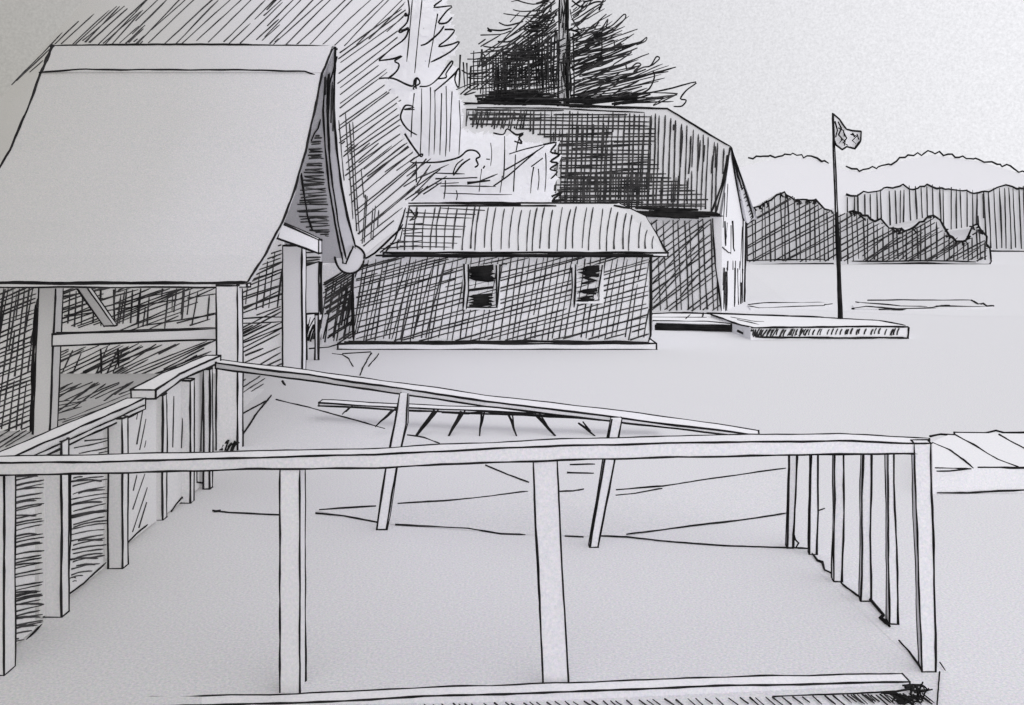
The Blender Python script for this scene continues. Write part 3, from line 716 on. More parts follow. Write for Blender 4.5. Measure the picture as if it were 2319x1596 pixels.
fp_ = thing('flagpole', 'tall thin flagpole flying a small ragged flag, on the platform by the lake', 'flagpole', G(1903, 722, zt))
dpole = ORG[fp_.name].y
o = MB(); b = W(1903, 723, dpole); t = W(1885, 256, dpole)
o.tube([b, b.lerp(t, .3), b.lerp(t, .6), t], [6.2 / 2 * dpole / F, 5.4 / 2 * dpole / F, 4.6 / 2 * dpole / F, 3.2 / 2 * dpole / F], 0, 8)
for sgn, wd in ((-1, 4.4), (1, 3.4)): o.pen([b + V((sgn * .045, -.03, 0)), b.lerp(t, .5) + V((sgn * .032, -.03, 0)), t + V((sgn * .012, -.03, 0))], wd, .6)
o.pen([b + V((0, -.05, 0)), b.lerp(t, .25) + V((0, -.05, 0)), b.lerp(t, .52) + V((-.01, -.05, 0))], 8, .6)
o.build('pole', fp_)
o = MB(); nU, nV = 12, 8
topl = [(1887, 259), (1901, 270), (1910, 283), (1917, 293), (1930, 296), (1951, 297)]
botl = [(1889, 318), (1894, 328), (1908, 339), (1918, 332), (1936, 337), (1950, 318)]
def lerpl(l, u):
    x = u * (len(l) - 1); i = min(int(x), len(l) - 2); f_ = x - i
    return (l[i][0] + (l[i + 1][0] - l[i][0]) * f_, l[i][1] + (l[i + 1][1] - l[i][1]) * f_)
def flagp(u, v):
    a, b_ = lerpl(topl, u), lerpl(botl, u)
    return W(a[0] + (b_[0] - a[0]) * v, a[1] + (b_[1] - a[1]) * v, dpole + .07 * math.sin(u * 9 + v * 1.5) * u)
for i in range(nU):
    for j in range(nV): o.poly([flagp(i / nU, (j + 1) / nV), flagp((i + 1) / nU, (j + 1) / nV), flagp((i + 1) / nU, j / nV), flagp(i / nU, j / nV)])
o.pen([flagp(i / 20, 0) for i in range(21)], 4.6, .8, toward=1); o.pen([flagp(i / 20, 1) for i in range(21)], 5.4, .9, toward=1); o.pen([flagp(1, j / 8) for j in range(9)], 4.6, 1.2, toward=1)
for l in ([(1897, 275), (1905, 290), (1899, 305), (1908, 315), (1900, 325)], [(1912, 300), (1918, 312), (1910, 322), (1920, 328)], [(1926, 304), (1940, 308), (1930, 318), (1938, 326)], [(1890, 275), (1896, 295), (1892, 310)],
          [(1898, 290), (1910, 296), (1912, 310)], [(1905, 315), (1915, 318), (1912, 330)], [(1930, 300), (1935, 310)], [(1940, 303), (1944, 316)]):
    o.draw(l, at_depth(dpole - .09), 3.8, 1)
o.build('flag', fp_)

# ================================================================== TREES
def ZC(p): return (858.1 + p[0] * .3238, p[1] * .3238)
def zl(*p):          # smooth looping pen path through the given points
    q = [ZC(a) for a in p]
    if len(q) < 3: return q
    e = [q[0]] + q + [q[-1]]; out = []
    for i in range(1, len(e) - 2):
        for t in (0, .25, .5, .75):
            out.append(tuple(.5 * (2 * e[i][k] + (e[i + 1][k] - e[i - 1][k]) * t + (2 * e[i - 1][k] - 5 * e[i][k] + 4 * e[i + 1][k] - e[i + 2][k]) * t * t + (3 * e[i][k] - e[i - 1][k] - 3 * e[i + 1][k] + e[i + 2][k]) * t ** 3) for k in (0, 1)))
    return out + [q[-1]]
# dark conifer
cf = thing('conifer_tree', 'dark scribbled conifer with a thick black trunk rising above the tall barn roof', 'tree', W(1276, 660, 43) * 1)
cf.location.z = 0; ORG[cf.name] = V(cf.location); dc = 43.0
o = MB(); xb = (1276 - CX) / F * dc; zt_ = H + 870 / F * dc
tr = []
for z, r in ((0, .3), (5, .27), (9, .22), (14, .16), (zt_, .03)): tr.append([V((xb - r, dc - r * .5, z)), V((xb + r, dc - r * .5, z)), V((xb + r, dc + r, z)), V((xb - r, dc + r, z))])
o.timber(tr, 4.6, irr=1.2, edges=(0, 1), cap=(False, False))
o.pen([V((xb + .15, dc - .3, z)) for z in (4, 7, 9, 10.5, 14)], 7, 1.2)
for k in range(11): z = U(7.5, 13); o.pen([V((xb + U(-.14, .12), dc - .2, z)), V((xb + U(-.12, .12), dc - .2, z + U(.4, 1.4)))], U(3, 4.4), .8, 2)
o.build('trunk', cf)
o = MB()
def rough(px, y):   # crown half-thickness at this place
    return max(.15, 2.6 * (1 - abs(px - 1276) / 310))
def cs(pts, wd=4.4, wb=1.4, m=None, d=None):
    if m is None: m = 1 if wd > 5.2 or R() < .35 else 2; wd *= .78 if m == 2 else .9
    d = d if d is not None else dc - .3 + U(-1, 1) * rough(*pts[len(pts) // 2])
    if d > dc - .25 and d < dc + .25: d -= .5
    o.draw(pts, at_depth(d), wd, wb, m)
for l, wd in ((zl((960, 0), (1080, 30), (1200, 15), (1198, 120)), 4.4), (zl((935, 65), (1010, 78), (1170, 70), (1040, 112), (870, 95)), 4.4), (zl((840, 155), (900, 178), (1010, 150)), 5), (zl((755, 195), (785, 222), (760, 210), (850, 215), (930, 195)), 5),
              (zl((710, 243), (850, 240), (920, 215)), 4.6), (zl((830, 290), (920, 288), (1000, 240)), 5), (zl((730, 325), (830, 332), (960, 300), (880, 360), (770, 345)), 4.8), (zl((700, 470), (720, 380), (740, 400), (715, 460), (800, 430)), 4.8),
              (zl((580, 490), (640, 520), (760, 500), (620, 540), (720, 545)), 4.6), (zl((570, 660), (640, 600), (700, 590), (590, 660), (680, 640)), 5), (zl((490, 650), (600, 600), (680, 575)), 4.4),
              (zl((1350, 130), (1380, 180), (1420, 210), (1500, 195), (1540, 150), (1510, 198), (1560, 190), (1600, 130), (1590, 190), (1640, 170), (1715, 100), (1722, 132), (1640, 215), (1600, 240)), 4.6),
              (zl((1500, 250), (1555, 228), (1545, 250), (1500, 262), (1500, 310)), 7), (zl((1590, 300), (1640, 280), (1650, 330), (1690, 300), (1700, 335), (1750, 312), (1830, 290), (1872, 260), (1862, 290), (1800, 315), (1850, 285)), 5),
              (zl((1480, 390), (1600, 400), (1770, 355), (1690, 420), (1640, 455), (1665, 470), (1720, 440), (1740, 490), (1800, 440), (1832, 450), (1780, 500), (1850, 470), (1900, 460), (1940, 400), (1962, 415), (1905, 462)), 5),
              (zl((1915, 490), (1926, 540), (1890, 620), (1830, 660), (2000, 628), (2217, 570), (2150, 630), (2110, 690), (2150, 702), (2120, 742), (2060, 745)), 4.6), (zl((2085, 660), (1920, 740), (1990, 690), (2090, 655), (1900, 645)), 4.2),
              (zl((1350, 0), (1400, 40), (1440, 45), (1510, 15), (1560, 20), (1540, 75), (1570, 0)), 5.2), (zl((1430, 15), (1500, 0)), 6), (zl((1300, 200), (1350, 210), (1400, 230), (1340, 265), (1380, 270)), 5), (zl((1560, 280), (1555, 380), (1520, 420)), 4.4)):
    cs(l, wd, 1)
for k in range(70):                                       # left boughs: quick rising strokes
    y = U(-20, 225); hw = 60 + .62 * max(y, 0); x0 = 1268 - U(0, .6) * hw; x1 = x0 - U(.3, .5) * hw
    yy = y + U(8, 45); cs([(x0, y), (.5 * (x0 + x1), .5 * (y + yy) + U(-3, 3)), (x1, yy)], U(3.2, 4.8))
for k in range(40):
    y = U(30, 225); hw = 60 + .6 * y; x0 = 1268 - U(.0, .5) * hw; x1 = 1268 - U(.7, 1.02) * hw
    cs([(x0, y - 4), (.6 * x1 + .4 * x0, y + U(-3, 4)), (x1, y + U(-4, 3)), (x1 + 14, y + 9), (x1 + 40, y + U(4, 10))], U(3.4, 5))
for pg, an, sp in (([(1085, 95), (1150, 70), (1268, 20), (1268, 130), (1090, 200)], 36, 8), ([(1060, 120), (1268, 90), (1268, 226), (1070, 226)], 4, 9), ([(1120, 110), (1268, 60), (1268, 226), (1080, 226)], 88, 8),
                   ([(1150, 40), (1268, -10), (1268, 70), (1130, 130)], 40, 9), ([(1290, 60), (1400, 60), (1440, 150), (1480, 226), (1290, 228)], 20, 11), ([(1290, 120), (1400, 130), (1430, 226), (1290, 228)], 30, 10), ([(1288, 20), (1370, 0), (1400, 60), (1290, 110)], 35, 12)):
    for k in range(2): o.hatch(pg, at_depth(dc - .6 - .5 * k), an, sp * 1.8, 4.2, end=24, jit=.5, dang=9, brk=.25, wb=1.3)
for k in range(16): x = U(1256, 1296); y = U(20, 215); o.draw([(x, y), (x + U(-5, 5), y + U(14, 50))], at_depth(dc - .75), U(2.8, 4.4), 1, 2)
for k in range(14): x = U(1225, 1275); y = U(60, 215); o.draw([(x, y + 8), (x + U(30, 60), y - U(2, 14))], at_depth(dc - .7), U(2.8, 3.8), 1, 2)
for x in range(1042, 1160, 8): cs([(x + U(-3, 3), U(110, 150)), (x + U(-4, 4), U(195, 222))], U(3.8, 5.4))
for x in range(1120, 1266, 8): cs([(x + U(-3, 3), U(125, 160)), (x + U(-3, 3), U(195, 228))], U(3.6, 5))
for x in range(1212, 1268, 7): cs([(x + U(-3, 3), U(60, 110)), (x + U(-3, 3), U(180, 228))], U(3.8, 6))
for x in (1284, 1290, 1298): cs([(x, U(30, 90)), (x + 2, U(200, 235))], 4.6)
for k in range(46): y = U(208, 232); x = U(1078, 1180); cs([(x, y), (x + U(40, 90), y + U(-3, 3))], U(5, 9), .8)
for k in range(16): y = U(222, 236); x = U(1150, 1260); cs([(x, y), (x + U(50, 120), y + U(0, 5))], U(4, 7), .8)
for k in range(44):                                       # right boughs: fan swept outward and up
    u = R(); x0 = U(1290, 1330); y0 = 95 + u * 135; L = U(.35, 1) * (90 + 165 * u); an = math.radians(U(18, 38) - 16 * u)
    P_ = [(x0 + L * t_, y0 - L * t_ * math.tan(an) + 10 * t_ * t_ * math.sin(3 * t_)) for t_ in (0, .3, .6, 1)]
    cs(P_, U(3.2, 5.0))
for k in range(22): x = U(1290, 1430); y = U(222, 236); cs([(x, y), (x + U(40, 130), y - U(4, 16))], U(4, 6.5))
for k in range(26):
    y = U(-10, 110); x0 = U(1288, 1310); L = U(30, 60 + y); cs([(x0, y + 20), (x0 + L * .5, y + U(0, 12)), (x0 + L, y - U(0, 24))], U(3, 4.4))
for k in range(90):                                       # upper crown above the picture and boughs on the far side
    y = U(-320, -10); hw = 8 + (y + 330) * .37; sg = random.choice((-1, 1))
    cs([(1276 + sg * 4, y - 14), (1276 + sg * hw * .5, y - 2), (1276 + sg * hw * U(.7, 1), y + U(0, 14))], U(4, 6))
o.build('crown', cf, [P_LEAF])
# pale pine, left of the conifer
def leafmesh(o, cx, cz, d, poly, grid, size, depth, dn=1):
    def inside(x, y):
        c = False; n = len(poly)
        for i in range(n):
            (x0, y0), (x1, y1) = poly[i], poly[(i + 1) % n]
            if (y0 > y) != (y1 > y) and x < (x1 - x0) * (y - y0) / (y1 - y0) + x0: c = not c
        return c
    xs_ = [p[0] for p in poly]; ys_ = [p[1] for p in poly]
    y = min(ys_)
    while y < max(ys_):
        x = min(xs_)
        while x < max(xs_):
            for _ in range(dn):
                px, py = x + U(-.5, .5) * grid, y + U(-.5, .5) * grid
                if inside(px, py):
                    e_ = min([abs(px - p[0]) + abs(py - p[1]) for p in poly] + [160]) / 160
                    e_ = 1 - (1 - min(1, e_)) ** 2; sg_ = -1 if R() < .75 else 1
                    dd = d + sg_ * depth * e_ + U(-.012, .012)
                    c_ = W(px, py, dd); s_ = size * U(.6, 1.2) * dd / F
                    n_ = V((U(-.05, .05), sg_ * 1.0, U(-.02, .10))).normalized()
                    u_ = n_.cross(V((0, 0, 1))).normalized(); v_ = u_.cross(n_); a_ = U(0, 6.28)
                    e1 = u_ * math.cos(a_) + v_ * math.sin(a_); e2 = u_ * -math.sin(a_) + v_ * math.cos(a_)
                    o.poly([c_ - e1 * s_, c_ - e2 * s_ * .45 - e1 * s_ * .2, c_ + e2 * .0 + e1 * s_ * .1 - e2 * s_ * .5, c_ + e1 * s_, c_ + e2 * s_ * .5 + e1 * s_ * .1, c_ + e2 * s_ * .45 - e1 * s_ * .3])
            x += grid
        y += grid
pn = thing('pine_tree', 'tall pale blank pine with zigzag bough edges, left of the dark conifer', 'tree', W(950, 660, 37) * 1)
pn.location.z = 0; ORG[pn.name] = V(pn.location); dp = 37.0
o = MB(); xb = (955 - CX) / F * dp
tr = []
for z, r in ((0, .2), (5, .18), (10, .12), (16, .02)): tr.append([V((xb - r, dp - r, z)), V((xb + r, dp - r, z)), V((xb + r, dp + r, z)), V((xb - r, dp + r, z))])
o.timber(tr, 4, edges=(0, 1), cap=(False, False)); o.build('trunk', pn)
o = MB()
leafmesh(o, 0, 0, dp, [(950, -230), (975, -120), (1000, -30), (1008, 5), (1000, 25), (1022, 35), (1012, 60), (1030, 70), (1010, 95), (1038, 95), (1010, 130), (1000, 160), (1030, 150), (1035, 200), (950, 230), (905, 215), (870, 190), (895, 150), (870, 130), (912, 92), (905, 60), (924, 40), (922, 0), (935, -120)], 8, 15, .45, 2)
fpn = at_depth(dp - .6)
for l in (zl((205, 0), (212, 60), (205, 110), (185, 92), (180, 110), (204, 112), (190, 160), (140, 212), (155, 225), (205, 195), (180, 270), (90, 340), (0, 420)), zl((0, 425), (100, 410), (160, 390), (110, 425), (140, 450), (120, 500), (60, 550)),
          zl((0, 550), (100, 550), (200, 595), (240, 600), (250, 560), (270, 545), (285, 580), (240, 612), (260, 650), (302, 682), (260, 690)), zl((440, 0), (385, 50), (510, 40), (470, 80), (415, 155), (470, 160), (512, 120)),
          zl((460, 205), (528, 210), (480, 270), (415, 322), (500, 310), (562, 290), (500, 360), (360, 435)), zl((290, 318), (340, 300), (420, 230), (458, 180)), zl((140, 215), (190, 200), (205, 190)), zl((150, 225), (200, 205)), zl((250, 555), (262, 620)), zl((262, 548), (256, 600))):
    o.draw(l, fpn, 4.6, .8)
for l in (zl((235, 0), (215, 200), (195, 430)), zl((300, 0), (275, 250), (250, 510)), zl((410, 95), (380, 280), (345, 470))): o.draw(l, fpn, 3, .6, 1)
o.build('crown', pn, [P_LEAF])
bt = thing('broadleaf_tree', 'pale bushy broadleaf tree with loopy outlines between the shed roof and the tall barn', 'tree', W(1060, 720, 29) * 1)
bt.location.z = 0; ORG[bt.name] = V(bt.location); db = 29.4
o = MB(); xb = (1060 - CX) / F * db
o.timber([[V((xb - r, db - r, z)), V((xb + r, db - r, z)), V((xb + r, db + r, z)), V((xb - r, db + r, z))] for z, r in ((0, .22), (2, .17), (4, .08))], 4)
o.build('trunk', bt)
for s_, ex in ((-1, -.9), (1, 1.3)):
    o = MB(); o.timber([[V((xb + s_ * .1 - .06, db - .06, 1.6)), V((xb + s_ * .1 + .06, db - .06, 1.6)), V((xb + s_ * .1 + .06, db + .06, 1.6)), V((xb + s_ * .1 - .06, db + .06, 1.6))],
                        [V((xb + ex - .03, db - .03, 3.6)), V((xb + ex + .03, db - .03, 3.6)), V((xb + ex + .03, db + .03, 3.6)), V((xb + ex - .03, db + .03, 3.6))]], 4); o.build('limb', bt)
o = MB()
bp_ = zl((160, 760), (200, 690), (280, 640), (360, 600), (470, 600), (540, 660), (560, 760), (560, 900), (620, 940), (780, 960), (960, 960), (1000, 1010), (1150, 1020), (1230, 1010), (1200, 1080), (1240, 1120), (1200, 1200), (1230, 1250), (1190, 1310), (1240, 1420), (1200, 1520), (280, 1520), (240, 1400), (330, 1200), (260, 1080), (180, 930))
leafmesh(o, 0, 0, db, bp_, 8, 17, .5, 2)
fb = at_depth(db - .65)
for l, wd in ((zl((250, 765), (170, 766), (245, 748), (190, 735), (160, 780), (155, 830), (200, 900), (265, 942)), 4.2), (zl((180, 935), (220, 1000), (292, 1092), (300, 1075), (220, 1130), (330, 1136), (450, 1130), (560, 1100), (620, 1052), (680, 1055), (707, 1090), (680, 1110), (692, 1150), (668, 1170)), 4.6),
          (zl((640, 1110), (580, 1150), (520, 1222), (540, 1150), (590, 1110)), 4.2), (zl((285, 605), (350, 600), (420, 540), (500, 432), (512, 445), (470, 510), (470, 540), (410, 550)), 4.4), (zl((390, 640), (470, 570), (530, 512), (562, 480), (556, 610), (530, 560), (545, 500)), 4.6),
          (zl((380, 1210), (600, 1215)), 3), (zl((395, 1250), (690, 1240)), 3.6), (zl((615, 1280), (780, 1262)), 5.5), (zl((430, 1300), (820, 1302)), 3.2), (zl((450, 1352), (930, 1360)), 2.6), (zl((395, 1285), (560, 1275)), 2.6),
          (zl((680, 1275), (830, 1215)), 3.4), (zl((800, 1302), (900, 1230), (1020, 1130), (1110, 1050)), 4), (zl((910, 1075), (1030, 1040), (1160, 1010)), 3.2), (zl((880, 1190), (1020, 1110), (1160, 1020)), 3.8), (zl((1065, 1165), (1145, 1105)), 3.2),
          (zl((1150, 1010), (1240, 996), (1200, 1060), (1262, 1080), (1200, 1130), (1252, 1142), (1195, 1182), (1245, 1200), (1198, 1250)), 5), (zl((1205, 1375), (1280, 1345), (1215, 1400), (1300, 1395), (1210, 1410)), 6),
          (zl((945, 985), (1000, 1000), (980, 960), (1010, 930), (960, 940), (900, 900), (870, 940), (800, 930)), 5), (zl((730, 1180), (742, 1160)), 4), (zl((750, 1110), (775, 1112)), 3)):
    o.draw(l, fb, wd, .8)
for x, y0, y1 in ((225, 650, 960), (290, 620, 1085), (350, 610, 1090), (385, 640, 1080), (425, 650, 1085), (465, 600, 1095), (495, 640, 1060), (560, 700, 1085), (780, 1000, 1160), (870, 950, 1250), (700, 1180, 1340), (540, 1330, 1400), (455, 1260, 1390),
                  (940, 1080, 1340), (1060, 1165, 1350), (1160, 1070, 1340), (845, 1230, 1350), (960, 960, 1060), (1110, 1180, 1330)):
    o.draw(zl((x + U(0, 25), y0), (x + 8, .5 * (y0 + y1)), (x, y1)), fb, U(2.6, 3.4), .7, 1)
for k in range(11):
    x = U(905, 960); y = U(395, 458); o.draw([(x, y), (x + U(30, 80), y - U(24, 50))], fb, U(3.2, 4.2), .8, 2)
o.build('crown', bt, [P_LEAF])

# ================================================================== THE PEN: four fence runs
def part(mb, name, parent, mats=None): return mb.build(name, parent, mats)
nf = thing('wooden_fence', 'near fence across the foreground with a wide flat top rail on two tall posts', 'fence', (0, 5.25, 0), 'fence runs around the pen')
def rail_ring(px, d, yf, yb, ybk):
    x = (px - CX) / F * d; zf = H - (yf - HY) / F * d; zb = H - (yb - HY) / F * d
    dk_ = min(max((H - zf) * F / (ybk - HY), d + .05), d + .3)
    return [V((x, d, zb)), V((x, d, zf)), V((x * dk_ / d, dk_, zf)), V((x * dk_ / d, dk_, zb))]
o = MB()
o.timber([rail_ring(*a) for a in ((-60, 5.36, 1049, 1080, 1034), (0, 5.34, 1048, 1076, 1034), (300, 5.26, 1044, 1070, 1028), (560, 5.2, 1036, 1062, 1022), (850, 5.18, 1029, 1060, 1016), (1000, 5.2, 1021, 1051, 1007), (1270, 5.24, 1009, 1042, 995),
                                  (1480, 5.28, 1004, 1036, 989), (1700, 5.34, 1000, 1032, 984), (1900, 5.4, 998, 1028, 983), (2104, 5.46, 1005, 1027, 992))], 5.4, irr=1.0, cap=(False, True))
part(o, 'rail', nf)
o = MB(); o.post(634, 679, 1588, 1060, d=5.2, thick=.13, wpx=5.4, cap=(False, False)); o.draw([(690, 1066), (690, 1300), (694, 1590)], at_depth(5.34), 4.6); part(o, 'post', nf)
o = MB()
dq = 5.24; zq = H - (1042 - HY) / F * dq
o.timber([[W(l_, yy, dq), W(r_, yy, dq), W(r_, yy, dq) + V((0, .1, 0)), W(l_, yy, dq) + V((0, .1, 0))] for l_, r_, yy in ((1231, 1289, 1562), (1222, 1276, 1350), (1212, 1268, 1160), (1208, 1261, 1044))], 5.4, cap=(False, False)); part(o, 'post', nf)
o = MB()
o.timber([[W(x, y0, d), W(x, y1, d), V((W(x, y1, d).x, d + .1, W(x, y1, d).z)), V((W(x, y0, d).x, d + .1, W(x, y0, d).z))] for x, y0, y1, d in ((300, 1600, 1618, 5.06), (660, 1592, 1610, 5.06), (960, 1577, 1596, 5.08), (1290, 1566, 1588, 5.12), (1650, 1552, 1577, 5.2), (2060, 1544, 1570, 5.3))], 5.2, cap=(False, True))
part(o, 'sill', nf)

lf = thing('wooden_fence', 'left fence of the pen running back along the barn, boarded and hatched between posts', 'fence', (-2.95, 7.5, 0), 'fence runs around the pen')
def lring(d, z, x0, x1, h): return [V((x0, d, z)), V((x1, d, z)), V((x1, d, z - h)), V((x0, d, z - h))]
o = MB(); o.timber([lring(5.45, 1.15, -3.0, -2.86, .08), lring(7.72, 1.145, -3.02, -2.88, .085)], 5.6); o.pen([V((-2.85, 5.6, 1.105)), V((-2.87, 7.7, 1.10))], 4.4, .8); part(o, 'rail', lf)
o = MB(); o.timber([lring(7.9, 1.185, -3.06, -2.86, .07), lring(8.6, 1.22, -3.06, -2.90, .06), lring(9.78, 1.235, -3.04, -2.9, .06)], 5.6); part(o, 'rail', lf)
def lpost(pl_, pr_, yb, ytop, tk=.1):
    o = MB(); o.post(pl_, pr_, yb, ytop, thick=tk, wpx=5.6); part(o, 'post', lf)
o = MB(); o.post(-36, 9, 1530, 1055, thick=.12, wpx=6); part(o, 'post', lf)
lpost(99, 139, 1398, 1000); lpost(245, 277, 1288, 948); lpost(338, 368, 1178, 895); lpost(408, 431, 1140, 862); lpost(461, 475, 1108, 835, .08)
def lpanel(dA, dB_, zt0, zt1, xp):
    o = MB()
    a_, b_ = V((xp, dA, .02)), V((xp, dB_, .02)); c_, e_ = V((xp, dB_, zt1)), V((xp, dA, zt0))
    o.slab([a_, b_, c_, e_], (-.03, 0, 0))
    fpl = onplane((V((xp + .002, 0, 0)), V((1, 0, 0))))
    pg = [pxof(p) for p in (e_, c_, b_, a_)]
    return o, fpl, pg
o, fpl, pg = lpanel(5.46, 6.0, 1.06, 1.06, -2.91)
o.hatch([(12, 1078), (100, 1076), (96, 1408), (14, 1495)], fpl, 12, 11.5, 4.6, end=10, jit=.4, dang=5, curve=-2, toward=.6)
o.hatch([(12, 1078), (100, 1076), (96, 1408), (14, 1490)], fpl, 8, 17, 5.2, end=34, jit=.7, dang=12, curve=-3, toward=.6, skip=.1)
o.draw([(4, 1540), (10, 1500), (60, 1450), (96, 1412)], fpl, 5.4); part(o, 'panel', lf)
o, fpl, pg = lpanel(6.2, 7.1, 1.06, 1.06, -2.95)
o.hatch([(160, 1078), (244, 1078), (238, 1270), (162, 1325)], fpl, 11, 12, 4.4, end=12, jit=.4, dang=5, curve=-2, toward=.6)
o.hatch([(160, 1078), (244, 1078), (238, 1270), (162, 1325)], fpl, 6, 18, 5.2, end=30, jit=.7, dang=12, curve=-3, toward=.6, skip=.1)
o.draw([(158, 1070), (160, 1220), (152, 1375)], fpl, 5.4); o.draw([(156, 1345), (190, 1320), (240, 1274)], fpl, 5)
o.hatch([(160, 1005), (250, 985), (250, 1025), (170, 1028)], fpl, 10, 11, 3.6, end=14, jit=.4, dang=6, toward=.6); part(o, 'panel', lf)
o, fpl, pg = lpanel(7.32, 8.3, 1.04, 1.1, -3.0)
o.hatch([(300, 1075), (336, 1075), (332, 1180), (300, 1215)], fpl, 74, 11, 4.2, end=16, jit=.4, dang=5, toward=.6)
o.draw([(288, 1230), (310, 1208), (334, 1188)], fpl, 5); o.hatch([(308, 930), (332, 910), (332, 1020), (308, 1022)], fpl, 78, 10, 4, end=14, jit=.4, dang=4, toward=.6); part(o, 'panel', lf)
o, fpl, pg = lpanel(8.45, 9.72, 1.14, 1.18, -2.99)
o.hatch([(385, 890), (478, 840), (478, 1020), (386, 1022)], fpl, 88, 15, 5.0, end=20, jit=.5, dang=2, toward=.6)
o.draw([(388, 1158), (400, 1140), (412, 1126), (420, 1132)], fpl, 5); o.draw([(446, 1062), (446, 1092), (468, 1094)], fpl, 5); part(o, 'panel', lf)

ff = thing('wooden_fence', 'far fence of the pen, its long rail sloping down right on leaning posts', 'fence', (-.6, 8.4, 0), 'fence runs around the pen')
o = MB()
o.timber([rail_ring(*a) for a in ((488, 9.6, 822, 834, 804), (700, 8.9, 849, 862, 832), (910, 8.2, 880, 892, 862), (1100, 7.95, 908, 920, 888), (1390, 7.75, 944, 954, 926), (1560, 7.7, 966, 974, 950), (1718, 7.64, 986, 993, 976))], 5.0, irr=1.1)
part(o, 'rail', ff)
o = MB(); d_f = gd(1200)
o.timber([[W(l_, yy, d_f), W(r_, yy, d_f), W(r_, yy, d_f) + V((0, .08, 0)), W(l_, yy, d_f) + V((0, .08, 0))] for l_, r_, yy in ((853, 875, 1200), (874, 898, 1060), (894, 920, 960), (905, 924, 893))], 5.2, cap=(True, False)); part(o, 'post', ff)
o = MB(); d_f = gd(1240)
o.timber([[W(l_, yy, d_f), W(r_, yy, d_f), W(r_, yy, d_f) + V((0, .08, 0)), W(l_, yy, d_f) + V((0, .08, 0))] for l_, r_, yy in ((1336, 1355, 1240), (1368, 1390, 1050), (1386, 1408, 950))], 5.2, cap=(True, False)); part(o, 'post', ff)

rg = thing('wooden_fence', 'close row of upright boards at the right side of the pen', 'fence', (2.2, 6.4, 0), 'fence runs around the pen')
def rpost(l0, r0, l1, r1, yb, yt=1004):
    o = MB(); d = gd(yb)
    mid = .5 * (yb + yt)
    o.timber([[W(a, y, d), W(b, y, d), W(b, y, d) + V((.02, .09, 0)), W(a, y, d) + V((.02, .09, 0))] for a, b, y in ((l0, r0, yb), (.5 * (l0 + l1), .5 * (r0 + r1), mid), (l1, r1, yt))], 5.0, irr=1.4, cap=(True, True))
    return o
for a in ((1783, 1797, 1788, 1806, 1242), (1833, 1850, 1837, 1854, 1256), (1888, 1908, 1891, 1912, 1318), (1950, 1972, 1955, 1973, 1362), (2014, 2034, 2010, 2024, 1414), (2088, 2120, 2070, 2108, 1522)):
    part(rpost(*a), 'post', rg)
o = MB()
o.poly([G(1797, 1242, .002), G(1804, 1240, .002), G(2096, 1512, .002), G(2090, 1515, .002)])
fr2 = z_plane(.01)
o.draw([(1796, 1205), (1800, 1222), (1808, 1230), (1802, 1240)], at_depth(7.6), 5.6); o.draw([(1838, 1252), (1850, 1268), (1862, 1272), (1868, 1290), (1888, 1300), (1905, 1306)], fr2, 6); o.draw([(1905, 1320), (1925, 1335), (1948, 1352)], fr2, 6)
o.draw([(1970, 1356), (1990, 1380), (2000, 1392), (1992, 1398), (2010, 1415)], fr2, 8); o.draw([(2036, 1450), (2060, 1476), (2090, 1518)], fr2, 5.4); o.draw([(1998, 1400), (2014, 1418), (2004, 1404)], fr2, 7)
part(o, 'sill', rg, [P_GROUND])

# ================================================================== BOARDWALK AND DECK BEYOND THE PEN
bk_ = thing('boardwalk', 'low plank walkway on short dark raking struts seen between the rails of the far fence', 'boardwalk', W(1100, 985, 12) * 1)
bk_.location.z = 0; ORG[bk_.name] = V(bk_.location)
dbw = 12.3
o = MB()
o.timber([[W(x, y, dd), W(x, y + 6, dd), W(x, y + 6, dd) + V((0, .25, 0)), W(x, y, dd) + V((0, .25, 0))] for x, y, dd in ((722, 912, 13.0), (890, 922, 12.6), (1100, 930, 12.3), (1300, 940, 12.1), (1500, 956, 12.0))], 4.4)
o.draw([(1000, 932), (1060, 936), (1100, 932), (1140, 938), (1260, 940)], at_depth(12.1), 5.5, 1.4)
o.build('planks', bk_)
for x0, y0, x1, y1, wd in ((984, 930, 942, 988, 9), (1044, 932, 1016, 998, 8), (1090, 932, 1086, 1000, 5), (1150, 936, 1170, 994, 6), (1212, 938, 1258, 988, 7), (1310, 958, 1348, 988, 5), (790, 922, 775, 938, 3.4), (888, 928, 850, 966, 4.6)):
    o = MB(); a_ = W(x0, y0, dbw - .1); dd = dbw - .35; b_ = V(((x1 - CX) / F * dd, dd, max(0, H - (y1 - HY) / F * dd)))
    r_ = wd * .5 * dbw / F
    o.tube([a_, a_.lerp(b_, .35) + V((.01, 0, 0)), a_.lerp(b_, .7), b_], [r_ * .9, r_ * 1.1, r_ * .9, r_ * .6], 1, 6)
    o.pen([a_ + V((.05, -.02, .02)), a_.lerp(b_, .6) + V((.015, -.02, 0))], 4.4, 1.2)
    o.build('strut', bk_)
rd = thing('plank_deck', 'low deck with diagonal plank seams beside the corner post, at the right edge', 'deck', G(2300, 1115) * 1)
o = MB(); zd = .235
tp = [G(2112, 1062, zd), G(2520, 1056, zd), G(2520, 984, zd), G(2158, 980, zd), G(2112, 1000, zd)]
tp = [V((p.x, p.y, zd)) for p in tp]; lw = [V((p.x, p.y, 0)) for p in tp]
o.poly(tp)
for i in range(5): o.poly([lw[i], lw[(i + 1) % 5], tp[(i + 1) % 5], tp[i]])
fd = z_plane(zd)
o.draw([(2106, 988), (2130, 983), (2162, 985), (2160, 979), (2230, 980), (2255, 974), (2275, 979), (2330, 979), (2520, 984)], fd, 5)
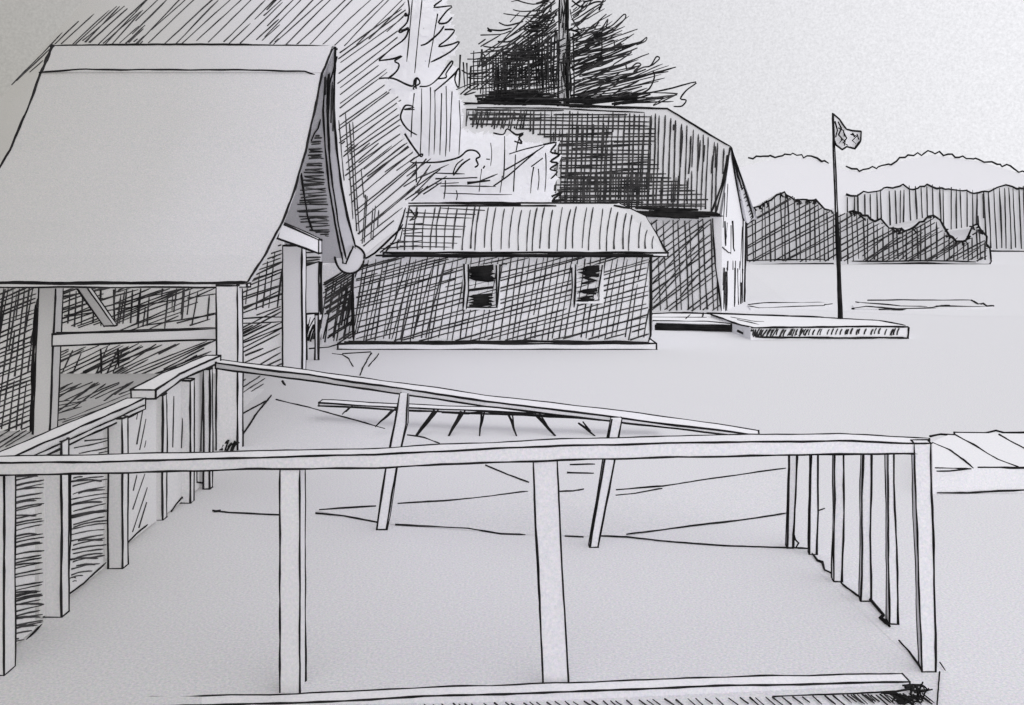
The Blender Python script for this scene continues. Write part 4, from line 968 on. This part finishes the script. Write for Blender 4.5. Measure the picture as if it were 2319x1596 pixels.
o.draw([(2112, 1002), (2150, 1018), (2185, 1044), (2204, 1060)], fd, 5); o.draw([(2164, 985), (2210, 1010), (2260, 1040), (2312, 1060)], fd, 5); o.draw([(2262, 984), (2310, 1010), (2360, 1040), (2390, 1058)], fd, 5); o.draw([(2360, 984), (2420, 1020), (2480, 1056)], fd, 5)
o.draw([(2118, 1060), (2200, 1061)], fd, 5.4); o.draw([(2214, 1059), (2310, 1059), (2520, 1057)], fd, 6); o.draw([(2122, 1067), (2150, 1066), (2190, 1062)], fd, 3.6)
ffr = onplane(plane3(tp[0], tp[1], lw[0]))
o.draw([(2122, 1116), (2190, 1117), (2260, 1111), (2330, 1108), (2500, 1106)], ffr, 5)
o.build('planks', rd)

# ================================================================== GRASS
gr = MB()
def blades(x0, x1, y, n, hmin, hmax, wd, lean=0):
    for _ in range(n):
        x = U(x0, x1); yy = y + U(-4, 4); p = G(x, yy); d = p.y; h = U(hmin, hmax) / F * d; l_ = (U(-.35, .35) + lean) * h
        gr.pen([p, p + V((l_ * .4, U(-.02, .02), h * .55)), p + V((l_, U(-.03, .03), h))], wd * U(.8, 1.2), .6)
blades(684, 738, 770, 22, 35, 58, 4.2, .25); blades(494, 534, 1012, 18, 12, 40, 5, .3); blades(496, 528, 1018, 14, 10, 24, 6, .6)
x = 960
while x < 2090:
    y = 1594 - (x - 960) * .022; l_ = U(16, 34)
    gr.draw([(x, y + U(0, 3)), (x + l_, y + l_ * U(.7, 1))], z_plane(.01), U(3.2, 4.2), .8, 2, .5)
    x += U(12, 30) if x < 1900 else U(5, 10)
gr.draw([(2127, 1522), (2126, 1560), (2121, 1600)], z_plane(.012), 4, 1, 1, .5)
for _ in range(8):                                                        # loose loops of grass at the corner post
    x, y = U(2035, 2100), U(1556, 1592); P_ = []
    for t in range(9): P_.append((x + 13 * math.cos(t * 1.1 + x) + t * U(1, 4) - 8, y + 7 * math.sin(t * 1.1 + x) + U(-2, 2)))
    gr.draw(P_, z_plane(.012 + .004 * R()), U(3.6, 5.4), .8, 1, .5)
blades(2056, 2100, 1584, 6, 14, 40, 4.2, .1)
for l, wd_ in (([(1995, 1568), (2030, 1572), (2060, 1590), (2076, 1604)], 7), ([(2000, 1570), (2050, 1562), (2078, 1556)], 6), ([(2070, 1568), (2090, 1566), (2112, 1562)], 5), ([(2050, 1556), (2066, 1552), (2062, 1572)], 6), ([(2128, 1500), (2142, 1518)], 3.6)):
    gr.draw(l, z_plane(.016), wd_, 1, 1, .5)
gr.draw([(1750, 1577), (1900, 1571), (2040, 1564)], z_plane(.012), 4, 1, 1, .5)
tag(gr.build('grass', mats=[P_GROUND]), 'tufts and tangles of ink-drawn grass at the fence corner, post feet and foreground edge', 'grass', kind='stuff')

# ================================================================== WORLD, SUN, CAMERA
sc = bpy.context.scene
wd_ = bpy.data.worlds.new('World'); sc.world = wd_; wd_.use_nodes = True
nt = wd_.node_tree; N, L = nt.nodes, nt.links; N.clear()
out = N.new('ShaderNodeOutputWorld'); bg = N.new('ShaderNodeBackground'); bg.inputs['Strength'].default_value = 0.1
sky = N.new('ShaderNodeTexSky'); sky.sky_type = 'NISHITA'; sky.sun_disc = False
sky.sun_elevation = math.radians(40); sky.sun_rotation = math.radians(142)
hs = N.new('ShaderNodeHueSaturation'); hs.inputs['Saturation'].default_value = 0.06; hs.inputs['Value'].default_value = 1.0
L.new(sky.outputs[0], hs.inputs['Color'])
tc = N.new('ShaderNodeTexCoord'); sp = N.new('ShaderNodeSeparateXYZ'); L.new(tc.outputs['Generated'], sp.inputs[0])
rp = N.new('ShaderNodeValToRGB'); mr = N.new('ShaderNodeMapRange')
mr.inputs['From Min'].default_value = -.55; mr.inputs['From Max'].default_value = .55
ad = N.new('ShaderNodeMath'); ad.operation = 'MULTIPLY_ADD'; ad.inputs[1].default_value = .35
L.new(sp.outputs['Z'], ad.inputs[0]); L.new(sp.outputs['X'], ad.inputs[2]); L.new(ad.outputs[0], mr.inputs['Value']); L.new(mr.outputs[0], rp.inputs['Fac'])
el = rp.color_ramp.elements
el[0].position = 0; el[0].color = (3.1, 2.95, 2.5, 1); el[1].position = 1; el[1].color = (9.5, 9.5, 9.9, 1)
e = el.new(.5); e.color = (6.3, 6.25, 6.5, 1)
ns = N.new('ShaderNodeTexNoise'); ns.inputs['Scale'].default_value = 420; ns.inputs['Detail'].default_value = 4; ns.inputs['Roughness'].default_value = .8
L.new(tc.outputs['Generated'], ns.inputs['Vector'])
nr = N.new('ShaderNodeMapRange'); nr.inputs['From Min'].default_value = .25; nr.inputs['From Max'].default_value = .75; nr.inputs['To Min'].default_value = .82; nr.inputs['To Max'].default_value = 1.18
L.new(ns.outputs['Fac'], nr.inputs['Value'])
vs = N.new('ShaderNodeVectorMath'); vs.operation = 'SCALE'; L.new(rp.outputs['Color'], vs.inputs[0]); L.new(nr.outputs[0], vs.inputs['Scale'])
mx = N.new('ShaderNodeMix'); mx.data_type = 'RGBA'; mx.inputs['Factor'].default_value = .9          # high, even overcast over the sky
L.new(hs.outputs['Color'], mx.inputs[6]); L.new(vs.outputs['Vector'], mx.inputs[7])
L.new(mx.outputs[2], bg.inputs['Color']); L.new(bg.outputs[0], out.inputs[0])
sun = bpy.data.lights.new('sun', 'SUN'); sun.energy = 2.5; sun.use_shadow = False; sun.angle = math.radians(100); sun.color = (1, .985, .96)
so = bpy.data.objects.new('sun', sun); COL.objects.link(so)
so.rotation_euler = (math.radians(50), 0, math.radians(38))
cam = bpy.data.cameras.new('camera'); co = bpy.data.objects.new('camera', cam); COL.objects.link(co)
co.location = EYE; co.rotation_euler = (math.radians(90), 0, 0)
cam.sensor_width = 36; cam.lens = F / 2319 * 36; cam.shift_y = -(798 - HY) / 2319
cam.clip_start = .05; cam.clip_end = 6000
sc.camera = co
sc.view_settings.view_transform = 'Standard'; sc.view_settings.look = 'None'; sc.view_settings.exposure = 0; sc.view_settings.gamma = 1
